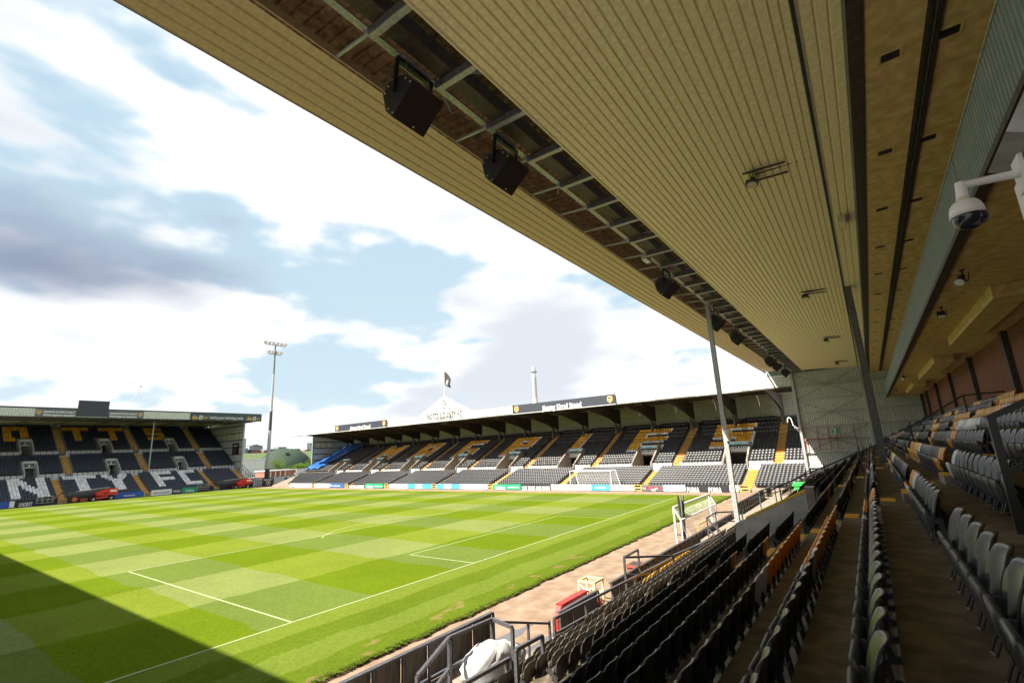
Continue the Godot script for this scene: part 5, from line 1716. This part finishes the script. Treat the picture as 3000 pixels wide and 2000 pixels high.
func boom_lift(dx: float, label: String):
	var t := thing("boom_lift", label, "boom lift", Vector3(32.2 + dx, 0.02, -128.4))
	for x in [-1.4, 1.45]:
		for z in [-0.85, 0.85]:
			var w := put(t, "wheel", tube_mesh(0.46, 0.34, 18), M.rubber, Transform3D(Basis(Vector3.RIGHT, PI / 2), Vector3(x, 0.46, z)))
			put(w, "rim", tube_mesh(0.24, 0.36, 14), M.galv, Transform3D.IDENTITY)
	bx(t, "chassis", M.red, Vector3(0, 0.68, 0), Vector3(3.1, 0.34, 1.2))
	bx(t, "turntable", M.dark_steel, Vector3(0.3, 0.95, 0), Vector3(1.5, 0.2, 1.2))
	var body := Shape.new()
	body.st.set_smooth_group(-1)
	body.slab(PackedVector2Array([Vector2(-0.9, 1.05), Vector2(2.35, 1.05), Vector2(2.55, 1.3), Vector2(2.5, 2.25), Vector2(0.9, 2.35), Vector2(-0.2, 2.05), Vector2(-0.95, 1.5)]), 0.75, 1.5)
	var bd := put(t, "cowling", body.done(), M.red)
	put(bd, "side_panel", box_mesh(Vector3(1.1, 0.36, 0.03)), M.camera_white, Transform3D(Basis.IDENTITY, Vector3(1.75, 1.85, 0.765)))
	put(bd, "vent_grille", box_mesh(Vector3(0.7, 0.22, 0.03)), M.board_black, Transform3D(Basis.IDENTITY, Vector3(0.5, 1.45, 0.765)))
	bar(t, "boom", M.rail_paint, Vector3(1.8, 2.25, 0), Vector3(-5.2, 1.85, 0), 0.42, 0.46)
	bar(t, "boom_rail", M.camera_white, Vector3(1.2, 2.58, 0.12), Vector3(-4.0, 2.22, 0.12), 0.06, 0.06)
	bar(t, "jib", M.dark_steel, Vector3(-5.1, 1.9, 0), Vector3(-6.1, 2.15, 0), 0.34, 0.34)
	bar(t, "jib_arm", M.red_brown, Vector3(-6.1, 2.1, 0), Vector3(-7.4, 0.95, 0), 0.2, 0.24)
	var b := Node3D.new()
	b.name = "basket"
	t.add_child(b)
	b.position = Vector3(-8.4, 0.5, 0)
	for x in [-1.1, -0.37, 0.37, 1.1]:
		for z in [-0.45, 0.45]:
			bar(b, "upright", M.galv, Vector3(x, 0, z), Vector3(x, 1.15, z), 0.05, 0.05)
	for y in [0.02, 0.6, 1.15]:
		for z in [-0.45, 0.45]:
			bar(b, "rail", M.galv, Vector3(-1.1, y, z), Vector3(1.1, y, z), 0.05, 0.05)
		for x in [-1.1, 1.1]:
			bar(b, "rail", M.galv, Vector3(x, y, -0.45), Vector3(x, y, 0.45), 0.05, 0.05)
	bx(b, "floor", M.steel, Vector3(0, 0.0, 0), Vector3(2.2, 0.05, 0.9))
	bx(b, "control_box", M.dark_steel, Vector3(0.2, 1.0, -0.3), Vector3(0.7, 0.35, 0.3))

func mast():
	var t := thing("floodlight_mast", "tall slim floodlight mast in the corner between two stands", "floodlight", Vector3(67.6, 0, -131.5))
	tube(t, "base", M.black_paint, Vector3.ZERO, Vector3(0, 4.4, 0), 0.62, 12, 0.55)
	tube(t, "lower_shaft", M.galv, Vector3(0, 4.4, 0), Vector3(0, 14.5, 0), 0.52, 12, 0.40)
	tube(t, "dark_band", M.dark_steel, Vector3(0, 14.5, 0), Vector3(0, 19.6, 0), 0.40, 12, 0.36)
	tube(t, "middle_shaft", M.galv, Vector3(0, 19.6, 0), Vector3(0, 30.0, 0), 0.36, 12, 0.28)
	tube(t, "upper_shaft", M.slate, Vector3(0, 30.0, 0), Vector3(0, 38.4, 0), 0.26, 12, 0.18)
	for a in [[38.2, 6, 1.15], [35.6, 4, 1.15]]:
		var n: int = a[1]
		bar(t, "cross_arm", M.slate, Vector3(-(n - 1) * 0.55, a[0], 0), Vector3((n - 1) * 0.55, a[0], 0), 0.14, 0.14)
		for k in n:
			var x: float = (k - (n - 1) * 0.5) * a[2]
			var b := Basis(Vector3.UP, x * 0.1) * Basis(Vector3.RIGHT, 0.5)
			var lamp := put(t, "lamp_case", box_mesh(Vector3(0.74, 0.86, 0.3)), M.slate, Transform3D(b, Vector3(x, a[0] + 0.5, 0.1)))
			put(lamp, "lamp_glass", box_mesh(Vector3(0.64, 0.76, 0.02)), M.camera_white, Transform3D(Basis.IDENTITY, Vector3(0, 0, 0.161)))
			for q in 3:
				put(lamp, "louvre", box_mesh(Vector3(0.66, 0.05, 0.03)), M.slate, Transform3D(Basis.IDENTITY, Vector3(0, -0.22 + 0.22 * q, 0.175)))

# ---------------------------------------------------------------- barriers, rails and clutter at the foot of the near stand
func barrier(label: String, x0: float, x1: float, z: float, y0: float, y1: float, step := 0.83):
	var t := thing("panel_barrier", label, "barrier", Vector3(x0, y0, z))
	var n := maxi(1, roundi((x1 - x0) / step))
	var w := (x1 - x0) / n
	var h := y1 - y0
	for k in n + 1:
		bx(t, "post", M.rail_paint, Vector3(w * k, h * 0.5, 0.05), Vector3(0.05, h, 0.06))
	for k in n:
		bx(t, "panel", M.panel, Vector3(w * (k + 0.5), h * 0.52 + 0.04, -0.01), Vector3(w - 0.055, h * 0.84, 0.03))
	bx(t, "top_rail", M.rail_paint, Vector3((x1 - x0) * 0.5, h + 0.02, 0), Vector3(x1 - x0 + 0.06, 0.05, 0.12))
	bx(t, "bottom_rail", M.rail_paint, Vector3((x1 - x0) * 0.5, 0.06, 0.0), Vector3(x1 - x0, 0.05, 0.06))

func guard(label: String, tops: Array, feet: Array, mids := 0.62, w := 0.075):
	var o: Vector3 = tops[0]
	var t := thing("guard_rail", label, "handrail", Vector3(o.x, 0, o.z))
	for k in tops.size() - 1:
		var a: Vector3 = tops[k] - Vector3(o.x, 0, o.z)
		var b: Vector3 = tops[k + 1] - Vector3(o.x, 0, o.z)
		bar(t, "top_rail", M.rail_paint, a, b, w, w)
		if mids > 0:
			bar(t, "mid_rail", M.rail_paint, a - Vector3(0, mids, 0), b - Vector3(0, mids, 0), w * 0.85, w * 0.85)
	for f in feet:
		var p: Vector3 = f[0] - Vector3(o.x, 0, o.z)
		bar(t, "rail_post", M.rail_paint, Vector3(p.x, f[1], p.z), p, w, w)

func lump(rx: float, ry: float, rz: float, sd: int, rough: float) -> ArrayMesh:
	var s := Shape.new()
	var n := fbm(sd, 1.1, 4)
	var at := func(i: int, j: int) -> Vector3:
		var a := TAU * (i % 28) / 28.0
		var e := PI * (float(j) / 14.0 - 0.5)
		var d := Vector3(cos(a) * cos(e), sin(e), sin(a) * cos(e))
		var r := 1.0 + rough * n.get_noise_3dv(d * 1.6) + rough * 0.22 * n.get_noise_3dv(d * 5.0 + Vector3(4, 0, 0))
		var p := d * r
		return Vector3(p.x * rx, maxf(p.y, -0.55) * ry, p.z * rz)
	for i in 28:
		for j in 14:
			s.quad(at.call(i + 1, j), at.call(i, j), at.call(i, j + 1), at.call(i + 1, j + 1))
	return s.done()

func front_things():
	barrier("dark panelled barrier with steel posts along the raised landing", 2.4, 11.2, -9.2, 1.04, 1.86)
	barrier("short dark panelled barrier behind the red plastic block", 14.64, 17.44, -9.2, 0.30, 0.94, 0.93)
	barrier("long dark panelled barrier running from the yellow trestle to the pole", 18.6, 39.6, -9.2, 0.30, 0.93, 0.78)
	barrier("dark panelled barrier beyond the pole on the pale walkway", 41.2, 52.9, -9.2, 0.62, 1.40, 0.78)
	barrier("short far barrier panel beside the pale walkway's steps", 54.1, 57.0, -9.2, 0.62, 1.40, 0.72)
	guard("black guard rail bent round the white sack", [Vector3(7.46, 1.89, -8.1), Vector3(8.78, 2.11, -8.5), Vector3(10.36, 2.06, -8.5), Vector3(10.13, 2.06, -7.7)], [[Vector3(7.46, 1.89, -8.1), 1.04], [Vector3(8.80, 2.11, -8.5), 1.04], [Vector3(10.34, 2.06, -8.5), 1.04], [Vector3(10.13, 2.06, -7.7), 1.04]])
	guard("low black rail in front of the white sack", [Vector3(8.1, 1.67, -7.42), Vector3(9.6, 1.62, -7.42)], [[Vector3(8.2, 1.66, -7.42), 1.04], [Vector3(9.5, 1.62, -7.42), 1.04]], 0.0)
	guard("short grey rail closing the lowest sunlit seat rows", [Vector3(9.2, 2.02, -6.92), Vector3(10.24, 1.98, -6.92)], [[Vector3(9.2, 2.02, -6.92), 0.9], [Vector3(10.24, 1.98, -6.92), 0.7]], 0.0)
	guard("thin rail sloping down across the gap in the barrier", [Vector3(11.3, 1.66, -8.95), Vector3(13.6, 0.98, -8.9)], [[Vector3(12.5, 1.3, -8.92), 0.28], [Vector3(13.6, 1.05, -8.9), 0.28]], 0.0, 0.06)
	var tops := []
	var feet := []
	for k in 9:
		var u := k / 8.0
		var p := Vector3(lerpf(13.6, 28.6, u), lerpf(1.14, 1.06, u), lerpf(-8.72, -7.95, u))
		tops.append(p)
		feet.append([p, 0.28])
	guard("long grey double rail in front of the lowest seat row", tops, feet, 0.42)
	guard("tall black frame rail standing over the yellow mats", [Vector3(21.3, 1.70, -9.08), Vector3(18.97, 1.86, -8.7), Vector3(21.9, 1.45, -7.75), Vector3(27.9, 1.35, -7.2)], [[Vector3(21.3, 1.7, -9.08), 0.28], [Vector3(18.97, 1.86, -8.7), 0.28], [Vector3(21.9, 1.45, -7.75), 0.4], [Vector3(24.9, 1.40, -7.47), 0.4], [Vector3(27.9, 1.35, -7.2), 0.5]], 0.66)
	guard("black guard rail frame bent round the foot of the pole", [Vector3(29.3, 1.25, -7.5), Vector3(29.6, 1.95, -8.3), Vector3(31.6, 2.0, -8.3), Vector3(33.4, 1.9, -7.2)], [[Vector3(29.6, 1.95, -8.3), 0.3], [Vector3(31.6, 2.0, -8.3), 0.6], [Vector3(33.4, 1.9, -7.2), 0.6]], 0.55)
	guard("far black rails beside the bright green hut", [Vector3(44.0, 2.1, -8.0), Vector3(48.5, 2.5, -6.3), Vector3(53.0, 3.2, -5.0)], [[Vector3(44.0, 2.1, -8.0), 0.6], [Vector3(46.2, 2.3, -7.15), 0.6], [Vector3(48.5, 2.5, -6.3), 0.6], [Vector3(50.7, 2.85, -5.65), 0.6], [Vector3(53.0, 3.2, -5.0), 0.6]], 0.5)
	var sk := thing("white_sack", "bulging white sack dumped on the landing inside the guard rail", "sack", Vector3(9.75, 1.04, -8.15))
	put(sk, "sack_body", lump(0.86, 0.44, 0.44, 81, 0.22), M.bag, Transform3D(Basis.IDENTITY, Vector3(0, 0.30, 0)))
	put(sk, "sack_fold", lump(0.5, 0.36, 0.36, 82, 0.25), M.bag, Transform3D(Basis.IDENTITY, Vector3(0.62, 0.20, 0.12)))
	var sh := thing("white_sheeting", "flat folded white sheeting on the landing beside the sack", "sheeting", Vector3(8.75, 1.04, -7.72))
	put(sh, "sheet", lump(0.7, 0.10, 0.26, 83, 0.5), M.bag, Transform3D(Basis.IDENTITY, Vector3(0, 0.05, 0)))
	var rb := thing("plastic_barrier", "red plastic road barrier lying against the panelled barrier", "barrier", Vector3(16.6, 0, -9.85))
	var rs := Shape.new()
	rs.st.set_smooth_group(-1)
	rs.slab(PackedVector2Array([Vector2(-1.15, 0.0), Vector2(1.1, 0.0), Vector2(1.1, 0.78), Vector2(-0.85, 0.80), Vector2(-1.15, 0.50)]), 0.09, 0.18)
	put(rb, "shell", rs.done(), M.red)
	for k in 5:
		bx(rb, "slot", M.red_brown, Vector3(-0.6 + 0.38 * k, 0.60, 0.092), Vector3(0.16, 0.06, 0.02))
	bx(rb, "top_lip", M.red, Vector3(0.12, 0.82, 0), Vector3(1.95, 0.06, 0.26))
	var ys := thing("yellow_trestle", "small pale yellow trestle frame with a white chain on the track", "trestle", Vector3(18.75, 0, -10.15))
	for x in [-0.35, 0.35]:
		for z in [-0.35, 0.35]:
			bx(ys, "leg", M.cream_yellow, Vector3(x, 0.48, z), Vector3(0.07, 0.96, 0.07))
	for z in [-0.35, 0.35]:
		bx(ys, "rail", M.cream_yellow, Vector3(0, 0.93, z), Vector3(0.77, 0.07, 0.07))
		bx(ys, "rail", M.cream_yellow, Vector3(0, 0.45, z), Vector3(0.7, 0.06, 0.06))
	for x in [-0.35, 0.35]:
		bx(ys, "rail", M.cream_yellow, Vector3(x, 0.93, 0), Vector3(0.07, 0.07, 0.64))
		bx(ys, "rail", M.cream_yellow, Vector3(x, 0.45, 0), Vector3(0.06, 0.06, 0.64))
	bx(ys, "red_tray", M.red, Vector3(0.0, 0.12, 0.1), Vector3(0.6, 0.10, 0.4))
	var a := Vector3(-0.35, 0.85, -0.35)
	for k in 6:
		var u := (k + 1) / 6.0
		var b := Vector3(-0.35, 0.85 - 0.55 * u * (1.0 - u) * 1.6, -0.35 + 0.7 * u)
		tube(ys, "chain", M.white, a, b, 0.022, 6)
		a = b
	for m in [[18.95, -8.0, 1.3, 0.85, M.lemon, "flat yellow mat on the walkway under the tall frame rail"], [20.6, -7.75, 1.7, 0.8, M.lemon, "second yellow mat further along the walkway"], [17.75, -7.98, 0.75, 0.7, M.sky_blue, "flat bright blue mat beside the yellow mats"]]:
		var t := thing("floor_mat", m[5], "mat", Vector3(m[0], 0.41, m[1]), 0.05)
		bx(t, "mat_pad", m[4], Vector3(0, 0.05, 0), Vector3(m[2], 0.07, m[3]))
		bx(t, "mat_seam", M.yellow if m[4] == M.lemon else M.blue, Vector3(0, 0.088, 0), Vector3(m[2] * 0.96, 0.006, 0.03))
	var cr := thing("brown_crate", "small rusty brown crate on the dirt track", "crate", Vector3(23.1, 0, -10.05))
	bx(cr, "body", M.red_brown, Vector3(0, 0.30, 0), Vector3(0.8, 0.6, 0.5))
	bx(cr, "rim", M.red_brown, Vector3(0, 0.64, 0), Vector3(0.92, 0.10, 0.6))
	bx(cr, "painted_hollow", M.brown_steel, Vector3(0, 0.692, 0), Vector3(0.8, 0.01, 0.48))  # dark plate on the solid body, its colour standing in for inner shade
	var yf := thing("orange_trestle", "low orange wooden trestle behind the portable goal net", "trestle", Vector3(34.2, 0, -9.9))
	bx(yf, "beam", M.yellow, Vector3(0, 1.0, 0), Vector3(2.0, 0.07, 0.07))
	for x in [-0.95, 0.95]:
		bx(yf, "leg", M.yellow, Vector3(x, 0.5, 0), Vector3(0.07, 1.0, 0.07))
	var gh := thing("green_hut", "bright green box hut on the far walkway", "hut", Vector3(47.4, 0.62, -5.2))
	bx(gh, "body", M.bright_green, Vector3(0, 0.85, 0), Vector3(2.0, 1.7, 1.1))
	bx(gh, "roof_slab", M.bright_green, Vector3(0, 1.78, 0), Vector3(2.2, 0.14, 1.3))
	for k in 4:
		bx(gh, "slat", M.green, Vector3(-0.75 + 0.5 * k, 0.85, -0.56), Vector3(0.06, 1.6, 0.03))
	var yl := thing("yellow_steps", "yellow painted steps at the foot of the end wall column", "steps", Vector3(62.5, 0.3, -6.2))
	for k in 4:
		bx(yl, "step", M.lemon, Vector3(1.6 * k * 0.5, 0.15 + 0.3 * k, 0.4 * k), Vector3(1.6, 0.3 + 0.6 * k * 0.0, 0.42))

# ---------------------------------------------------------------- seats of the near stand
func back_mesh() -> ArrayMesh:
	var s := Shape.new()
	var nu := 10
	var rows := [[0.27, -0.085, 0.88], [0.36, -0.062, 0.97], [0.50, -0.034, 1.0], [0.62, -0.012, 1.0], [0.672, 0.002, 0.985], [0.695, 0.014, 0.95], [0.700, 0.028, 0.93]]
	var at := func(i: int, q: int, back: float) -> Vector3:
		var u := -1.0 + 2.0 * i / nu
		var r: Array = rows[q]
		var corner := 0.075 * pow(absf(u), 5.0) * smoothstep(0.5, 0.70, r[0])
		return Vector3(u * 0.222 * float(r[2]), float(r[0]) - corner, float(r[1]) - 0.062 * u * u + back)
	for i in nu:
		for q in rows.size() - 1:
			s.quad(at.call(i + 1, q, 0.0), at.call(i, q, 0.0), at.call(i, q + 1, 0.0), at.call(i + 1, q + 1, 0.0))
			s.quad(at.call(i, q, 0.018), at.call(i + 1, q, 0.018), at.call(i + 1, q + 1, 0.018), at.call(i, q + 1, 0.018))
		s.quad(at.call(i + 1, 6, 0.0), at.call(i, 6, 0.0), at.call(i, 6, 0.018), at.call(i + 1, 6, 0.018))
		s.quad(at.call(i, 0, 0.0), at.call(i + 1, 0, 0.0), at.call(i + 1, 0, 0.018), at.call(i, 0, 0.018))
	for q in rows.size() - 1:
		s.quad(at.call(0, q, 0.018), at.call(0, q + 1, 0.018), at.call(0, q + 1, 0.0), at.call(0, q, 0.0))
		s.quad(at.call(nu, q, 0.0), at.call(nu, q + 1, 0.0), at.call(nu, q + 1, 0.018), at.call(nu, q, 0.018))
	return s.done()

func pan_mesh() -> ArrayMesh:
	# the tipped-up seat: a padded slab with a rounded front edge on top
	var s := Shape.new()
	var prof := [Vector2(0.18, -0.115), Vector2(0.34, -0.138), Vector2(0.435, -0.150), Vector2(0.462, -0.164), Vector2(0.466, -0.184), Vector2(0.448, -0.202), Vector2(0.37, -0.196), Vector2(0.26, -0.176), Vector2(0.17, -0.152)]
	var xs := [[-0.19, 0.86], [-0.178, 0.96], [-0.15, 1.0], [0.15, 1.0], [0.178, 0.96], [0.19, 0.86]]
	var c := Vector2(0.32, -0.162)
	var at := func(k: int, q: int) -> Vector3:
		var p: Vector2 = c + (prof[q % prof.size()] - c) * float(xs[k][1])
		return Vector3(xs[k][0], p.x, p.y)
	for k in xs.size() - 1:
		for q in prof.size():
			s.quad(at.call(k, q), at.call(k, q + 1), at.call(k + 1, q + 1), at.call(k + 1, q))
	for q in range(1, prof.size() - 1):
		s.tri(at.call(0, 0), at.call(0, q + 1), at.call(0, q))
		s.tri(at.call(5, 0), at.call(5, q), at.call(5, q + 1))
	return s.done()

func leg_mesh() -> ArrayMesh:
	var s := Shape.new()
	s.st.set_smooth_group(-1)
	for x in [-0.24]:
		s.box(Vector3(x, 0.19, -0.055), Vector3(0.036, 0.40, 0.05), Basis(Vector3.RIGHT, -0.16))
		s.box(Vector3(x, 0.34, -0.10), Vector3(0.03, 0.05, 0.13))
		s.box(Vector3(x, 0.02, -0.03), Vector3(0.07, 0.04, 0.14))
		s.box(Vector3(x, 0.36, -0.14), Vector3(0.028, 0.16, 0.035), Basis(Vector3.RIGHT, 0.2))
	s.box(Vector3(0, 0.215, -0.115), Vector3(0.45, 0.022, 0.022))
	var a := Vector3(-0.22, 0.22, -0.14)
	for p in [Vector3(-0.22, 0.09, -0.19), Vector3(-0.10, 0.075, -0.20), Vector3(-0.10, 0.2, -0.15)]:
		s.stick(a, p, 0.009, 4)
		a = p
	return s.done()

func clip_mesh() -> ArrayMesh:
	var s := Shape.new()
	s.st.set_smooth_group(-1)
	s.box(Vector3(0, 0.285, -0.04), Vector3(0.10, 0.016, 0.03))
	s.box(Vector3(0, 0.33, -0.055), Vector3(0.025, 0.08, 0.02))
	return s.done()

func seat_kind(i: int, x: float) -> String:
	var zones := {
		-1: [[7.75, 8.35, 2], [8.35, 13.2, 1], [20.8, 22.0, 1], [28.0, 28.9, 1]],
		-2: [[7.85, 8.45, 2], [8.45, 13.2, 1], [21.4, 22.7, 1], [33.4, 34.8, 1]],
		-3: [[12.5, 13.2, 1], [20.4, 20.9, 1]],
		-4: [[12.6, 13.2, 1]],
		-11: [[19.4, 29.4, 1]],
		0: [[9.9, 10.4, 2], [11.2, 12.8, 1], [22.0, 23.4, 2]],
		1: [[11.6, 12.2, 2], [12.2, 13.2, 1], [22.2, 24.0, 1], [21.6, 22.2, 2]],
		2: [[12.3, 12.9, 2], [14.4, 15.2, 1], [21.3, 25.4, 1], [20.6, 21.3, 2]],
		3: [[18.7, 19.9, 1], [24.4, 25.4, 1], [32.0, 33.0, 1]],
		4: [[19.6, 23.9, 2], [23.9, 25.3, 1], [30.0, 33.0, 1]],
		5: [[19.8, 20.4, 2], [20.4, 25.3, 1], [27.0, 31.0, 1], [37.0, 37.5, 1], [39.2, 41.0, 1]],
		6: [[20.8, 25.3, 1], [36.0, 37.5, 1], [39.0, 42.0, 1]],
		7: [[26.7, 30.0, 1], [34.0, 36.5, 1]],
	}
	if zones.has(i):
		for q in zones[i]:
			if x >= q[0] and x < q[1]:
				return ["black", "gold", "white"][q[2]]
	return "brown_black" if i <= -7 else "black"  # lowest rows take the paler brown tone

func near_seats():
	var all := []
	var cam: Camera3D = get_node("camera")
	var inv := cam.transform.affine_inverse()
	var tan_v := tan(deg_to_rad(71.03 * 0.5))
	for i in range(-11, 8):
		var k := 0
		while true:
			var x := 2.62 + 0.48 * k
			k += 1
			if x > 69.0:
				break
			var skip := false
			for ax in AISLES:
				if absf(x - ax) < 0.78:
					skip = true
			if i <= -7 and x > 29.6 and x < 56.4:
				skip = true
			if i >= -6 and i <= -3 and x > 17.9 and x < 27.3:
				skip = true
			if absf(x - 30.0) < 0.5 and (i == 0 or i == 1):
				skip = true
			if i <= -8 and x < [8.9, 8.9, 9.2, 11.3][-8 - i]:
				skip = true
			if i >= -7 and i <= -6 and x < 8.2:
				skip = true
			if i >= 1 and absf(x - 7.3) < 0.66:
				skip = true
			if i >= 7 and x < 12:
				skip = true
			if skip:
				continue
			var p := Vector3(x, row_y(i), row_z(i))
			var q := inv * (p + Vector3(0, 0.55, 0))
			var dist := -q.z
			var seen := dist > 0.2 and absf(q.x / dist) < tan_v * 1.53 and absf(q.y / dist) < tan_v * 1.03
			if x < 3.4 and not seen:
				continue
			all.append([dist if seen else 999.0 + x, i, x, p])
	all.sort_custom(func(a, b): return a[0] < b[0])
	var bm := back_mesh()
	var pm := pan_mesh()
	var lm := leg_mesh()
	var cm := clip_mesh()
	var labels := {
		"black": "black plastic tip-up seat in the nearest rows of the covered stand",
		"brown_black": "brownish black tip-up seat in the lowest open rows",
		"gold": "orange plastic tip-up seat among the nearest black rows",
		"white": "pale grey tip-up seat at the end of an orange run",
	}
	var spots := []
	for k in all.size():
		var a: Array = all[k]
		var kind := seat_kind(a[1], a[2])
		var wob := rng.randf_range(-0.03, 0.03)
		if k < 300:
			var t := thing("tip_up_seat", labels[kind], "seat", a[3], wob, kind + " seats in the nearest rows")
			var m: Material = {"black": M.seat_black, "brown_black": M.seat_brown_black, "gold": M.seat_gold, "white": M.seat_white}[kind]
			put(t, "backrest", bm, m)
			put(t, "seat_pan", pm, M.pad if kind == "black" else (M.seat_brown_black if kind == "brown_black" else m))
			put(t, "leg_frame", lm, M.seat_frame)
			put(t, "hinge_bracket", cm, M.galv)
		else:
			spots.append([Transform3D(Basis(Vector3.UP, wob), a[3]), plastic(kind)])
	var far := SurfaceTool.new()
	far.begin(Mesh.PRIMITIVE_TRIANGLES)
	for m in [bm, pm, lm]:
		far.append_from(m, 0, Transform3D.IDENTITY)
	seat_mass("covered_stand_seats", "further rows of black seats with orange ones in the covered stand", spots, far.commit(), M.plastic)
